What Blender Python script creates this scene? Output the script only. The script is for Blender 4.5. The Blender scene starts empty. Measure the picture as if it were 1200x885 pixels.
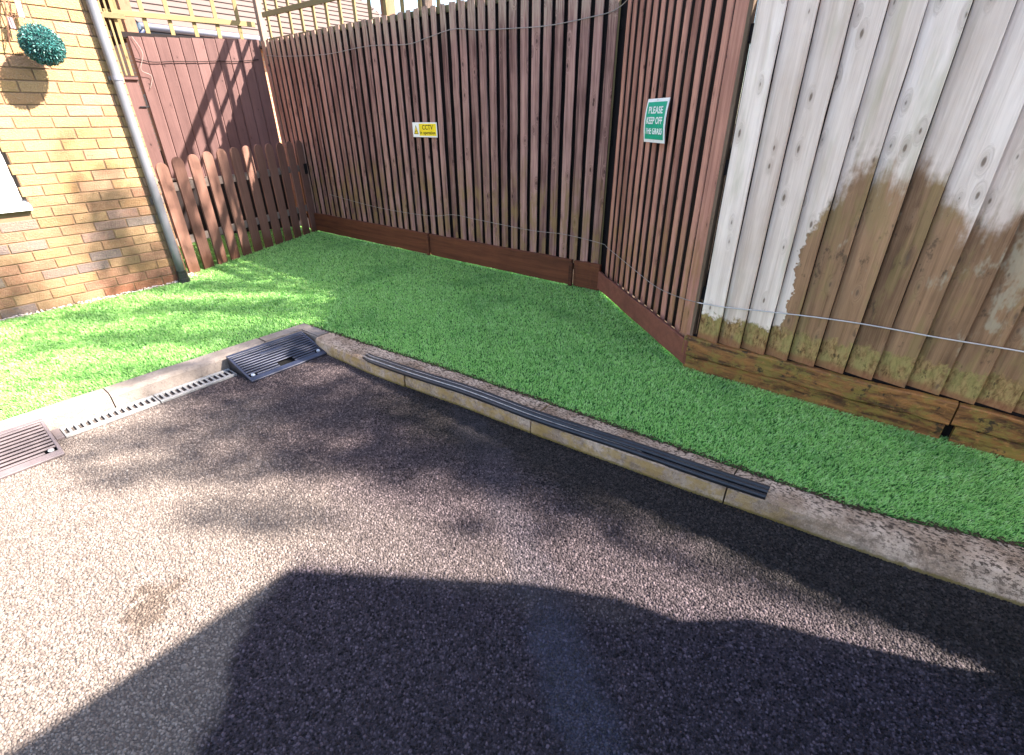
import bpy, bmesh, math, random
import numpy as np
from mathutils import Vector, Matrix

random.seed(7); rng = np.random.default_rng(7)
S = bpy.context.scene
COL = S.collection

# ------------------------------------------------------------------ camera
cam_d = bpy.data.cameras.new('camera'); cam = bpy.data.objects.new('camera', cam_d); COL.objects.link(cam)
cam_d.sensor_width = 36.0; cam_d.lens = 569.14 / 1200 * 36; cam_d.clip_start = .02; cam_d.clip_end = 500
R_ = Vector((0.783774, 0.621009, -0.006827)); U_ = Vector((-0.288034, 0.373222, 0.881897)); F_ = Vector((-0.550214, 0.689241, -0.471393))
cam.matrix_world = Matrix(((R_.x, U_.x, -F_.x, 0), (R_.y, U_.y, -F_.y, 0), (R_.z, U_.z, -F_.z, 1.31), (0, 0, 0, 1)))
S.camera = cam
# ------------------------------------------------------------------ light
SUN = Vector((1.0, .66, 1.04)).normalized()
el = math.asin(SUN.z); az = math.atan2(SUN.x, SUN.y)
w = bpy.data.worlds.new('World'); S.world = w; w.use_nodes = True
nt = w.node_tree; bg = nt.nodes['Background']; sky = nt.nodes.new('ShaderNodeTexSky')
sky.sky_type = 'NISHITA'; sky.sun_disc = False; sky.sun_elevation = el; sky.sun_rotation = az
sky.air_density = 1.0; sky.dust_density = 1.3; sky.ozone_density = .2; sky.altitude = 50
nt.links.new(sky.outputs[0], bg.inputs[0]); bg.inputs[1].default_value = .10
sl = bpy.data.lights.new('sun', 'SUN'); sun = bpy.data.objects.new('sun', sl); COL.objects.link(sun)
sl.energy = 5.0; sl.angle = math.radians(.6); sl.color = (1.0, .90, .80)
sun.rotation_euler = SUN.to_track_quat('Z', 'Y').to_euler(); sun.location = (6, 4, 8)
S.view_settings.view_transform = 'Standard'; S.view_settings.look = 'None'
S.view_settings.exposure = 2.75; S.view_settings.gamma = 1.0; S.view_settings.use_curve_mapping = False
S.render.engine = 'CYCLES'
S.cycles.max_bounces = 6

AZ = -.09      # asphalt level; turf level is 0
# ------------------------------------------------------------------ mesh helpers
class MB:
    def __init__(s): s.v = []; s.f = []; s.m = []
    def add(s, vs, fs, mi=0):
        b = len(s.v); s.v += [tuple(p) for p in vs]; s.f += [tuple(b + i for i in f) for f in fs]; s.m += [mi] * len(fs)
    def box(s, lo, hi, mi=0, ch=0):
        x0, y0, z0 = lo; x1, y1, z1 = hi
        vs = [(x0,y0,z0),(x1,y0,z0),(x1,y1,z0),(x0,y1,z0),(x0,y0,z1),(x1,y0,z1),(x1,y1,z1),(x0,y1,z1)]
        s.add(vs, [(0,3,2,1),(4,5,6,7),(0,1,5,4),(1,2,6,5),(2,3,7,6),(3,0,4,7)], mi)
    def frame_box(s, o, u, v, n, a, b, c, mi=0):
        """box spanning a=(a0,a1) along u, b along v, c along n"""
        o, u, v, n = map(Vector, (o, u, v, n)); P = []
        for k in c:
            for (i, j) in ((a[0], b[0]), (a[1], b[0]), (a[1], b[1]), (a[0], b[1])):
                P.append(o + u * i + v * j + n * k)
        fs = [(0,3,2,1),(4,5,6,7),(0,1,5,4),(1,2,6,5),(2,3,7,6),(3,0,4,7)]
        if u.cross(v).dot(n) < 0: fs = [tuple(reversed(f)) for f in fs]
        s.add(P, fs, mi)
    def tube(s, pts, r, n=8, mi=0, cap=True):
        pts = [Vector(p) for p in pts]; rs = r if isinstance(r, (list, tuple)) else [r] * len(pts)
        vs = []; fs = []; up = None
        for i, p in enumerate(pts):
            d = (pts[min(i+1, len(pts)-1)] - pts[max(i-1, 0)]).normalized()
            if up is None: up = d.orthogonal().normalized()
            up = (up - d * up.dot(d)).normalized(); q = d.cross(up)
            for k in range(n):
                t = 2 * math.pi * k / n; vs.append(p + (up * math.cos(t) + q * math.sin(t)) * rs[i])
        for i in range(len(pts) - 1):
            for k in range(n):
                a = i*n+k; b = i*n+(k+1) % n; fs.append((a, b, b+n, a+n))
        if cap: fs.append(tuple(reversed(range(n)))); fs.append(tuple(range((len(pts)-1)*n, len(pts)*n)))
        s.add(vs, fs, mi)
    def build(s, name, mats, parent=None, smooth=False, bevel=0):
        me = bpy.data.meshes.new(name); me.from_pydata(s.v, [], s.f)
        if not isinstance(mats, (list, tuple)): mats = [mats]
        for m in mats: me.materials.append(m)
        if len(mats) > 1: me.polygons.foreach_set('material_index', s.m)
        if smooth: me.polygons.foreach_set('use_smooth', [len(f) <= 4 for f in s.f])
        if bevel:
            bm = bmesh.new(); bm.from_mesh(me)
            bmesh.ops.bevel(bm, geom=list(bm.edges), offset=bevel, segments=1, affect='EDGES', clamp_overlap=True)
            bm.to_mesh(me); bm.free()
        me.update()
        return link(name, me, parent)
def link(name, me, parent=None):
    o = bpy.data.objects.new(name, me); COL.objects.link(o)
    if parent is not None: o.parent = parent
    return o
def tag(o, label=None, cat=None, group=None, kind=None):
    if label: o['label'] = label
    if cat: o['category'] = cat
    if group: o['group'] = group
    if kind: o['kind'] = kind
    return o
def empty(name, loc=(0, 0, 0), **k):
    o = bpy.data.objects.new(name, None); COL.objects.link(o); o.location = loc; o.empty_display_size = .1
    tag(o, **k); return o
def adopt(root, *obs):
    """children were modelled in world coordinates: keep them there under a root that has a location"""
    for o in obs:
        o.parent = root; o.matrix_parent_inverse = Matrix.Translation(-root.location)
def plank(O, u, v, n, L, wd, t, t2=None, seg=7, jit=.0012, ch=.002, lean=0, top=0, bow=0):
    """plank from O: length L along u, width wd along v, thickness t (left) to t2 (right) along n; n is the visible side"""
    O, u, v, n = Vector(O), Vector(u).normalized(), Vector(v).normalized(), Vector(n).normalized()
    t2 = t if t2 is None else t2; mb = MB(); vs = []; c = ch
    prof = [(0, 0), (wd, 0), (wd, t2 - c), (wd - c, t2), (wd * .66, t + (t2 - t) * .66), (wd * .33, t + (t2 - t) * .33), (c, t), (0, t - c)]
    if u.cross(v).dot(n) > 0: prof = prof[::-1]
    ph = random.uniform(0, 6)
    for i in range(seg + 1):
        a = i / seg
        jl, jr, jn = (random.uniform(-jit, jit) for _ in range(3))
        off = bow * math.sin(a * 3 + ph)
        for (x, y) in prof:
            k = x / wd
            z = L * a + (top * (k - .5) if i == seg else 0)
            vs.append(O + u * z + v * (x + jl * (1 - k) + jr * k + lean * a + off) + n * (y + jn))
    m = len(prof); fs = []
    for i in range(seg):
        for k in range(m):
            A = i*m+k; B = i*m+(k+1) % m; fs.append((A, A+m, B+m, B))
    fs.append(tuple(range(m))); fs.append(tuple(reversed(range(seg*m, seg*m+m))))
    mb.add(vs, fs); return mb

# ------------------------------------------------------------------ material helpers
class NT:
    def __init__(s, name):
        s.mat = bpy.data.materials.new(name); s.mat.use_nodes = True; s.t = s.mat.node_tree
        s.b = s.t.nodes['Principled BSDF']
    def n(s, typ, **k):
        x = s.t.nodes.new(typ)
        for a, b in k.items():
            if a.startswith('i_'):
                key = a[2:]; key = int(key) if key.isdigit() else key.replace('_', ' ')
                x.inputs[key].default_value = b
            else: setattr(x, a, b)
        return x
    def l(s, a, b): s.t.links.new(a, b)
    def val(s, x, inp):
        if isinstance(x, (int, float)): inp.default_value = (x, x, x, 1) if inp.type == 'RGBA' else x
        elif isinstance(x, (tuple, list)): inp.default_value = (*x, 1) if len(x) == 3 and inp.type == 'RGBA' else x
        else: s.l(x, inp)
    def math(s, op, a, b=None, c=None, clamp=False):
        m = s.n('ShaderNodeMath', operation=op, use_clamp=clamp); s.val(a, m.inputs[0])
        if b is not None: s.val(b, m.inputs[1])
        if c is not None: s.val(c, m.inputs[2])
        return m.outputs[0]
    def mix(s, f, a, b, mode='MIX'):
        m = s.n('ShaderNodeMix', data_type='RGBA', blend_type=mode); m.clamp_factor = True
        s.val(f, m.inputs[0]); s.val(a, m.inputs[6]); s.val(b, m.inputs[7]); return m.outputs[2]
    def ramp(s, f, stops, interp='LINEAR'):
        r = s.n('ShaderNodeValToRGB'); r.color_ramp.interpolation = interp
        e = r.color_ramp.elements
        while len(e) > 1: e.remove(e[-1])
        for i, (p, c) in enumerate(stops):
            x = e[0] if i == 0 else e.new(p)
            x.position = p; x.color = (*c, 1) if not isinstance(c, (int, float)) else (c, c, c, 1)
        s.val(f, r.inputs[0]); return r.outputs[0]
    def step(s, x, a, b):
        m = s.n('ShaderNodeMapRange', interpolation_type='SMOOTHSTEP'); s.val(x, m.inputs[0])
        m.inputs[1].default_value = a; m.inputs[2].default_value = b; return m.outputs[0]
    def pos(s): return s.n('ShaderNodeNewGeometry').outputs['Position']
    def xyz(s, v):
        x = s.n('ShaderNodeSeparateXYZ'); s.l(v, x.inputs[0]); return x.outputs
    def rnd(s): return s.n('ShaderNodeObjectInfo').outputs['Random']
    def map(s, v, scale=(1, 1, 1), off=(0, 0, 0)):
        m = s.n('ShaderNodeMapping'); s.l(v, m.inputs[0]); m.inputs[3].default_value = scale; s.val(off, m.inputs[1]) if isinstance(off, tuple) else s.l(off, m.inputs[1])
        return m.outputs[0]
    def noise(s, v, sc, det=3, rough=.55, dist=0):
        x = s.n('ShaderNodeTexNoise'); s.l(v, x.inputs['Vector']); x.inputs['Scale'].default_value = sc
        x.inputs['Detail'].default_value = det; x.inputs['Roughness'].default_value = rough; x.inputs['Distortion'].default_value = dist
        return x.outputs['Fac']
    def voro(s, v, sc, feat='F1', rand=1):
        x = s.n('ShaderNodeTexVoronoi', feature=feat); s.l(v, x.inputs['Vector']); x.inputs['Scale'].default_value = sc
        x.inputs['Randomness'].default_value = rand; return x
    def bump(s, h, dist=.002, strength=1):
        b = s.n('ShaderNodeBump'); b.inputs['Distance'].default_value = dist; b.inputs['Strength'].default_value = strength
        s.val(h, b.inputs['Height']); s.l(b.outputs[0], s.b.inputs['Normal'])
    def out(s, col, rough=.8, spec=.3, metal=0):
        s.val(col, s.b.inputs['Base Color']); s.val(rough, s.b.inputs['Roughness'])
        s.val(spec, s.b.inputs['Specular IOR Level']); s.val(metal, s.b.inputs['Metallic']); return s.mat

def plain(name, col, rough=.6, spec=.4, metal=0, var=.15, sc=12):
    m = NT(name); f = m.noise(m.pos(), sc, 4)
    d = tuple(c * (1 - var) for c in col); e = tuple(min(1, c * (1 + var)) for c in col)
    return m.out(m.mix(m.step(f, .3, .7), d, e), rough, spec, metal)

def grain_coords(m, axis):
    """world position, stretched along the grain, shifted per object"""
    r = m.rnd(); off = m.n('ShaderNodeCombineXYZ'); k = m.math('MULTIPLY', r, 37.0)
    for i in range(3): m.l(k, off.inputs[i])
    a = m.n('ShaderNodeVectorMath', operation='ADD'); m.l(m.pos(), a.inputs[0]); m.l(off.outputs[0], a.inputs[1])
    return a.outputs[0], r

def knots(m, p, axis, size=1.0):
    sc = {'z': (7.5, 7.5, 2.6), 'x': (2.6, 7.5, 7.5), 'y': (7.5, 2.6, 7.5)}[axis]
    if axis == 'z':
        q = m.xyz(p); cx = m.n('ShaderNodeCombineXYZ'); m.l(m.math('MULTIPLY', m.math('SUBTRACT', q[0], q[1]), sc[0]), cx.inputs[0]); m.l(m.math('MULTIPLY', q[2], 3.4), cx.inputs[1])
        v = m.voro(cx.outputs[0], 1.0); v.voronoi_dimensions = '2D'
    else: v = m.voro(m.map(p, sc), 1.0)
    vr = m.n('ShaderNodeSeparateColor'); m.l(v.outputs['Color'], vr.inputs[0])
    d = m.math('ADD', m.math('ADD', v.outputs['Distance'], m.math('MULTIPLY', vr.outputs[0], .055)), m.math('MULTIPLY', m.math('SUBTRACT', m.noise(p, 60, 2), .5), .03))
    core = m.math('SUBTRACT', 1, m.step(d, .035 * size, .075 * size))
    halo = m.math('SUBTRACT', 1, m.step(d, .05 * size, .22 * size))
    return core, halo, d

def wood(name, light, dark, axis='z', contrast=1.0, knot=1.0, algae=0, algae_z=.6, algae_col=(.22, .15, .035), rough=.8, worn=None, damp=None):
    m = NT(name); p, r = grain_coords(m, axis)
    big = 1.3
    g1s = {'z': (26, 26, .9), 'x': (.9, 26, 26), 'y': (26, .9, 26)}[axis]; g2s = {'z': (150, 150, 5), 'x': (5, 150, 150), 'y': (150, 5, 150)}[axis]
    core, halo, d = knots(m, p, axis, knot)
    # grain swirls round the knots
    warp = m.n('ShaderNodeVectorMath', operation='SCALE'); m.l(p, warp.inputs[0]); m.val(m.math('MULTIPLY_ADD', halo, .006, 1.0), warp.inputs['Scale'])
    pw = warp.outputs[0]
    g1 = m.noise(m.map(pw, g1s), 1, 4, .6, .6); g2 = m.noise(m.map(pw, g2s), 1, 3, .6)
    blot = m.noise(p, 3.5, 4, .6)
    f = m.math('ADD', m.math('MULTIPLY', m.math('SUBTRACT', g1, .5), 1.5 * contrast), m.math('MULTIPLY', m.math('SUBTRACT', g2, .5), .9 * contrast))
    f = m.math('ADD', f, m.math('MULTIPLY', m.math('SUBTRACT', blot, .5), .8))
    f = m.math('ADD', f, m.math('MULTIPLY', m.math('SUBTRACT', r, .5), .55)); f = m.math('ADD', f, .5, clamp=True)
    col = m.mix(f, dark, light)
    col = m.mix(m.math('MULTIPLY', halo, .35), col, dark)
    col = m.mix(m.math('MULTIPLY', core, .85), col, tuple(c * .35 for c in dark))
    w_ = m.xyz(m.pos())
    if worn:   # bare, weathered tops
        k = m.math('MULTIPLY', m.step(m.math('ADD', w_[2], m.math('MULTIPLY', g1, .35)), worn[0], worn[0] + .3), m.step(g2, .38, .55))
        col = m.mix(k, col, worn[1])
    if algae:
        hgt = m.math('ADD', w_[2], m.math('MULTIPLY', m.noise(m.pos(), 5, 4), -.9))
        k = m.math('SUBTRACT', 1, m.step(hgt, algae_z - .75, algae_z - .25))
        k = m.math('MULTIPLY', k, m.step(m.noise(m.map(m.pos(), (14, 14, 5)), 1, 5, .65), .42, .62))
        col = m.mix(m.math('MULTIPLY', k, algae), col, algae_col)
    if damp:
        k = m.math('SUBTRACT', 1, m.step(m.math('ADD', w_[2], m.math('MULTIPLY', m.noise(m.pos(), 7, 3), .16)), damp[0], damp[0] + .14))
        col = m.mix(m.math('MULTIPLY', k, .7), col, damp[1])
    m.bump(m.math('ADD', m.math('MULTIPLY', g1, .6), m.math('SUBTRACT', m.math('MULTIPLY', g2, .5), m.math('MULTIPLY', core, .6))), .0025, .8)
    return m.out(col, rough, .25)

# ------------------------------------------------------------------ materials
BR_L = (.42, .235, .195); BR_D = (.11, .052, .045)
M_brown = wood('brown_stained_timber', BR_L, BR_D, 'z', 1.5, 1.0, algae=.6, algae_z=.85, algae_col=(.24, .155, .05), worn=(1.98, (.36, .26, .20)))
M_brown_mid = wood('red_brown_stained_timber', (.56, .275, .20), (.20, .085, .062), 'z', .9, .9, algae=.5, algae_z=.8, algae_col=(.27, .16, .045))
M_brown_back = wood('pinkish_brown_timber', (.157, .088, .081), (.085, .045, .042), 'z', .7, .8)
M_rear = wood('shade_black_timber', (.016, .010, .010), (.006, .004, .004), 'z', .8, .6)  # near-black colour stands for shade in the fence gaps
M_picket = wood('brown_picket_timber', (.225, .118, .086), (.125, .062, .046), 'z', .7, .35, damp=(.12, (.09, .035, .018)))
M_rail = wood('faded_rail_timber', (.208, .168, .144), (.112, .080, .068), 'y', .7, .5)
M_gravel_red = wood('dark_red_brown_gravel_board', (.15, .050, .022), (.045, .016, .009), 'x', 1.1, .7)
M_gravel_mid = wood('red_brown_gravel_board', (.26, .095, .060), (.12, .045, .030), 'x', .8, .9)
M_pine = wood('new_pressure_treated_pine', (.225, .176, .083), (.143, .109, .049), 'z', .6, .8)
M_pinex = wood('new_treated_pine_rail', (.195, .165, .083), (.120, .101, .053), 'x', .6, .8)
M_piney = wood('new_treated_pine_rail_back', (.225, .180, .086), (.143, .112, .053), 'y', .6, .8)
M_post = wood('pinkish_orange_post_timber', (.225, .124, .075), (.150, .075, .045), 'z', .6, .8)
M_postpale = wood('pale_post_timber', (.240, .180, .135), (.158, .112, .090), 'z', .6, .8)

def pale_wood():
    m = NT('weathered_pale_timber_with_wet_stain'); P = m.pos(); X = m.xyz(P); p, r = grain_coords(m, 'z')
    core, halo, d = knots(m, p, 'z', 1.05)
    warp = m.n('ShaderNodeVectorMath', operation='SCALE'); m.l(p, warp.inputs[0]); m.val(m.math('MULTIPLY_ADD', halo, .004, 1.0), warp.inputs['Scale'])
    pw = warp.outputs[0]
    g1 = m.noise(m.map(pw, (20, 20, .8)), 1, 4, .6, .8); g2 = m.noise(m.map(pw, (170, 170, 5)), 1, 3, .65); fur = m.noise(m.map(p, (90, 90, 22)), 1, 3, .6)
    blot = m.noise(p, 2.5, 4, .6)
    f = m.math('MULTIPLY', m.math('SUBTRACT', g1, .5), 1.6); f = m.math('ADD', f, m.math('MULTIPLY', m.math('SUBTRACT', g2, .5), .8))
    f = m.math('ADD', f, m.math('MULTIPLY', m.math('SUBTRACT', blot, .5), .9)); f = m.math('ADD', f, m.math('MULTIPLY', m.math('SUBTRACT', r, .5), .4))
    f = m.math('ADD', f, .6, clamp=True)
    dry = m.mix(f, (.56, .42, .33), (.93, .78, .67))
    # greenish algae on some boards
    ga = m.math('MULTIPLY', m.step(m.noise(m.map(P, (9, 9, 1.6)), 1, 4, .6), .52, .68), .35)
    dry = m.mix(ga, dry, (.36, .33, .17))
    # wet stain: height as a function of X
    cr = m.n('ShaderNodeFloatCurve'); m.l(m.math('MULTIPLY_ADD', m.math('ADD', X[0], m.math('ADD', m.math('MULTIPLY', m.math('SUBTRACT', m.noise(P, 6, 4, .65), .5), .16), m.math('MULTIPLY', m.math('SUBTRACT', m.noise(P, 40, 3, .65), .5), .04))), .5, .5), cr.inputs['Value'])
    pts = [(0, .0), (.28, .0), (.312, .10), (.326, .42), (.345, .49), (.38, .54), (.43, .58), (.475, .565), (.53, .535), (.59, .485), (.64, .46), (.67, .475), (.76, .44), (.9, .30), (1, .28)]
    c = cr.mapping.curves[0]
    c.points[0].location = pts[0]; c.points[1].location = pts[-1]
    for q in pts[1:-1]: c.points.new(*q)
    cr.mapping.update()
    H = m.math('MULTIPLY', cr.outputs[0], 2.0)
    edge = m.math('ADD', X[2], m.math('ADD', m.math('MULTIPLY', m.math('SUBTRACT', m.noise(m.map(P, (38, 38, 7)), 1, 4, .6), .5), .20), m.math('MULTIPLY', m.math('SUBTRACT', m.noise(P, 8, 4), .5), .26)))
    rb = m.math('MULTIPLY', m.math('SUBTRACT', r, .5), .12)
    edge = m.math('ADD', edge, rb)
    stain = m.math('SUBTRACT', 1, m.step(m.math('SUBTRACT', edge, H), -.085, .055))
    wetc = m.mix(f, (.10, .048, .022), (.42, .235, .125))
    alg = m.step(m.noise(m.map(P, (11, 11, 3.0)), 1, 5, .65), .50, .60)
    wetc = m.mix(m.math('MULTIPLY', alg, .38), wetc, (.27, .20, .07))
    # dark spots inside the stain and drier patches
    ds = m.step(m.noise(m.map(P, (16, 16, 9)), 1, 4, .7), .58, .68); wetc = m.mix(m.math('MULTIPLY', ds, .6), wetc, (.045, .03, .018))
    dp = m.math('MULTIPLY', m.step(m.noise(m.map(P, (5, 5, 2.3), (3.3, 0, 1.1)), 1, 5, .7), .56, .64), .7); wetc = m.mix(dp, wetc, (.42, .35, .24))
    col = m.mix(stain, dry, wetc)
    # splash band at the foot
    band = m.math('SUBTRACT', 1, m.step(m.math('ADD', X[2], m.math('MULTIPLY', m.math('SUBTRACT', m.noise(P, 22, 5, .7), .5), .16)), .315, .345))
    fib = m.noise(m.map(P, (70, 70, 26)), 1, 5, .7, .4)
    bc = m.mix(m.step(fib, .30, .68), (.11, .050, .016), (.44, .27, .11))
    bc = m.mix(m.math('MULTIPLY', m.step(m.noise(m.map(P, (14, 14, 9)), 1, 5, .7), .42, .62), .6), bc, (.30, .26, .085))
    bc = m.mix(m.math('MULTIPLY', m.step(m.noise(m.map(P, (30, 30, 16)), 1, 4, .75), .60, .68), .8), bc, (.06, .035, .014))
    bc = m.mix(m.math('MULTIPLY', m.math('SUBTRACT', 1, m.step(m.math('ADD', X[2], m.math('MULTIPLY', m.noise(P, 14, 3), .05)), .23, .26)), .7), bc, (.26, .10, .05))
    col = m.mix(band, col, bc)
    col = m.mix(m.math('MULTIPLY', halo, .22), col, (.25, .16, .10)); col = m.mix(m.math('MULTIPLY', core, .8), col, (.13, .08, .05))
    m.bump(m.math('ADD', m.math('MULTIPLY', g1, .7), m.math('ADD', m.math('MULTIPLY', g2, .6), m.math('MULTIPLY', fur, .3))), .003, .9)
    return m.out(col, m.mix(stain, .85, .55), .3)
M_pale = pale_wood()

def moss_timber():
    m = NT('mossy_wet_orange_brown_timber'); P = m.pos(); p, r = grain_coords(m, 'x')
    g1 = m.noise(m.map(p, (4, 26, 26)), 1, 5, .65, .5); n1 = m.noise(P, 9, 5, .7); n2 = m.noise(P, 34, 5, .7)
    c = m.mix(m.step(g1, .35, .65), (.050, .018, .006), (.30, .125, .035))
    c = m.mix(m.math('MULTIPLY', m.step(m.math('ADD', m.math('MULTIPLY', n1, .6), m.math('MULTIPLY', m.noise(m.map(P, (25, 60, 60)), 1, 5, .7), .4)), .46, .58), .75), c, (.21, .15, .03)); c = m.mix(m.math('MULTIPLY', m.step(n2, .55, .70), .7), c, (.40, .17, .055))
    c = m.mix(m.math('MULTIPLY', m.step(m.noise(P, 15, 4, .7), .58, .66), .85), c, (.016, .010, .005))
    m.bump(m.math('ADD', g1, n2), .007, 1); return m.out(c, .6, .35)
M_moss = moss_timber()

def brick_mat(stuff=False):
    m = NT('buff_wirecut_brick'); P = m.pos()
    if stuff:
        cc = m.n('ShaderNodeAttribute', attribute_name='tint').outputs['Color']
    else: cc = m.n('ShaderNodeObjectInfo').outputs['Color']
    a = m.noise(P, 7, 4, .6); b = m.noise(P, 90, 4, .65); sp = m.voro(P, 140)
    c = m.mix(m.math('MULTIPLY', m.step(a, .52, .70), .45), cc, (.22, .11, .065))
    c = m.mix(m.math('MULTIPLY', m.step(b, .5, .7), .35), c, (.33, .25, .17))
    c = m.mix(m.math('MULTIPLY', m.step(m.noise(P, 55, 3, .7), .64, .72), .7), c, (.10, .06, .045))
    m.bump(m.math('ADD', m.math('ADD', b, m.math('MULTIPLY', a, 1.5)), m.math('MULTIPLY', sp.outputs['Distance'], .6)), .005, 1)
    return m.out(c, .88, .2)
M_brick = brick_mat(); M_brick_s = brick_mat(True)
def mortar():
    m = NT('sandy_grey_mortar'); P = m.pos(); b = m.noise(P, 220, 3, .7)
    m.bump(b, .002, .8); return m.out(m.mix(b, (.12, .075, .045), (.24, .155, .10)), .95, .1)
M_mortar = mortar()

def concrete(name, a, b, moss=.5, xdep=True):
    m = NT(name); P = m.pos(); X = m.xyz(P)
    n1 = m.noise(P, 5, 5, .65); n2 = m.noise(P, 60, 4, .7); n3 = m.noise(P, 260, 2, .7)
    c = m.mix(m.step(n1, .35, .65), a, b)
    c = m.mix(m.math('MULTIPLY', m.step(n3, .50, .75), .5), c, tuple(min(1, q * 1.35) for q in b))
    c = m.mix(m.math('MULTIPLY', m.step(m.noise(P, 13, 5, .7), .48, .64), .5), c, (.13, .085, .058)) if moss else c
    c = m.mix(m.math('MULTIPLY', m.step(n2, .54, .66), .5), c, tuple(q * .45 for q in a))
    if moss:
        top = m.xyz(m.n('ShaderNodeNewGeometry').outputs['Normal'])[2]
        # black lichen specks and dirt towards the turf, yellow algae on the face
        back = m.math('ADD', m.math('SUBTRACT', X[1], m.math('MULTIPLY_ADD', X[0], .09, 1.835)), m.math('MULTIPLY', m.math('SUBTRACT', n1, .5), .10))
        k = m.math('MULTIPLY', m.step(back, -.13, .0), m.step(m.noise(m.map(P, (55, 95, 55)), 1, 4, .75), .49, .57))
        right = m.step(X[0], -3.1, -2.6)
        k = m.math('MULTIPLY', k, m.step(X[1], 1.52, 1.56)); c = m.mix(m.math('MULTIPLY', k, m.math('MULTIPLY', right, .9)), c, (.035, .022, .014))
        face = m.math('MULTIPLY', m.math('SUBTRACT', 1, m.step(top, .35, .8)), m.step(m.noise(P, 18, 4, .7), .40, .58))
        c = m.mix(m.math('MULTIPLY', m.math('MULTIPLY', face, m.math('MULTIPLY', right, m.math('SUBTRACT', 1, m.step(X[0], -.3, .2)))), .62), c, (.38, .24, .07))
        low = m.math('MULTIPLY', m.math('SUBTRACT', 1, m.step(m.math('ADD', X[2], m.math('MULTIPLY', n2, .03)), AZ + .022, AZ + .034)), right)
        c = m.mix(m.math('MULTIPLY', low, .8), c, (.14, .10, .02))
    m.bump(m.math('ADD', n2, n3), .003, .8); return m.out(c, .85, .25)
M_kerb = concrete('worn_kerb_concrete', (.26, .175, .115), (.52, .39, .29))
M_kerb_clean = concrete('smooth_grey_kerb_concrete', (.165, .139, .120), (.225, .191, .169), 0)

def wet_shade_mask(m, P):
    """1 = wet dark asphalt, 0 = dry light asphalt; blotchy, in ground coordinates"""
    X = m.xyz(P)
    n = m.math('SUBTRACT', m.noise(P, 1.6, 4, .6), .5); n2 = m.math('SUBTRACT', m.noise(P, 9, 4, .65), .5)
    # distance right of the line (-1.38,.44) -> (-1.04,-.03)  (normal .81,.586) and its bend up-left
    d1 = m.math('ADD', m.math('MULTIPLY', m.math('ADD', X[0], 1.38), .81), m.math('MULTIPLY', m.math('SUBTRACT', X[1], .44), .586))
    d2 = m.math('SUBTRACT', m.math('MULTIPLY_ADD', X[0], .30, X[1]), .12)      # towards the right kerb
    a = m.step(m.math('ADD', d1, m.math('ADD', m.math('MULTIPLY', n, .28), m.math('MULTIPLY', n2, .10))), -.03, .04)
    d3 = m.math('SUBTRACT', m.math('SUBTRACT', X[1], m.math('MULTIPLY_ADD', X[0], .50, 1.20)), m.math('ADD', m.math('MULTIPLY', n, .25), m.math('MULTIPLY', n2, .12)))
    a = m.math('MULTIPLY', a, m.math('SUBTRACT', 1, m.math('MULTIPLY', m.step(d3, -.10, .10), .72)))  # painted shade: wet tone held inside the van's shadow edge
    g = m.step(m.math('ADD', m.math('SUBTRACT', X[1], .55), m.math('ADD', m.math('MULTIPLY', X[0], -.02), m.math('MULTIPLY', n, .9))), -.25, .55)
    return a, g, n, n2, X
def asphalt(stone=True):
    m = NT('asphalt_chippings' if stone else 'asphalt_binder'); P = m.pos(); a, g, n, n2, X = wet_shade_mask(m, P)
    t = m.n('ShaderNodeAttribute', attribute_name='tint').outputs['Fac'] if stone else .5
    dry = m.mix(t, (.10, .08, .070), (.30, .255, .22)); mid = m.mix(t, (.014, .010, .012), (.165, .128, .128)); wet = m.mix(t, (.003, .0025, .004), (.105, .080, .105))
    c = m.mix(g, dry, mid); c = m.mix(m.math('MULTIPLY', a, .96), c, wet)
    # damp strip along the right kerb, with a patch further in
    k = m.math('ADD', m.math('SUBTRACT', X[1], m.math('MULTIPLY_ADD', X[0], .06, 1.50)), m.math('ADD', m.math('MULTIPLY', n, .55), m.math('MULTIPLY', n2, .25)))
    s1 = m.math('MULTIPLY', m.step(k, -.22, .0), m.step(X[0], -2.4, -1.8)); c = m.mix(m.math('MULTIPLY', s1, .92), c, m.mix(t, (.003, .0028, .0028), (.060, .050, .046)))
    # small brown damp patch on the dry part
    dx = m.math('SUBTRACT', X[0], -1.60); dy = m.math('SUBTRACT', X[1], .09)
    rr = m.math('ADD', m.math('ADD', m.math('MULTIPLY', dx, dx), m.math('MULTIPLY', m.math('MULTIPLY', dy, dy), 1.6)), m.math('MULTIPLY', m.math('SUBTRACT', m.noise(P, 14, 5, .75), .5), .09))
    c = m.mix(m.math('MULTIPLY', m.math('SUBTRACT', 1, m.step(rr, .006, .013)), .8), c, m.mix(t, (.05, .037, .028), (.16, .12, .095)))
    if not stone:
        c = m.mix(.55, c, (.008, .007, .008)); m.bump(m.voro(P, 130).outputs['Distance'], .006, 1)
    else:
        m.bump(m.noise(P, 900, 2), .0008, .6)
    # one glossier wet tongue, tinted blue for reflected sky; other damp stones dull
    g4 = m.math('ADD', m.math('ADD', m.math('MULTIPLY', X[0], .59), m.math('MULTIPLY', X[1], .81)), m.math('ADD', m.math('MULTIPLY', n, .25), m.math('MULTIPLY', n2, .12)))
    g5 = m.math('SUBTRACT', m.math('MULTIPLY', X[0], .81), m.math('MULTIPLY', X[1], .59))
    b4 = m.math('MULTIPLY', m.math('SUBTRACT', 1, m.step(m.math('ABSOLUTE', m.math('SUBTRACT', g4, .36)), .03, .12)), a)
    c = m.mix(m.math('MULTIPLY', b4, .6), c, m.mix(t, (.002, .003, .010), (.028, .034, .078)))
    wr = m.mix(b4, .72, .50)
    return m.out(c, wr, m.math('MULTIPLY_ADD', b4, .25, .16))
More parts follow.
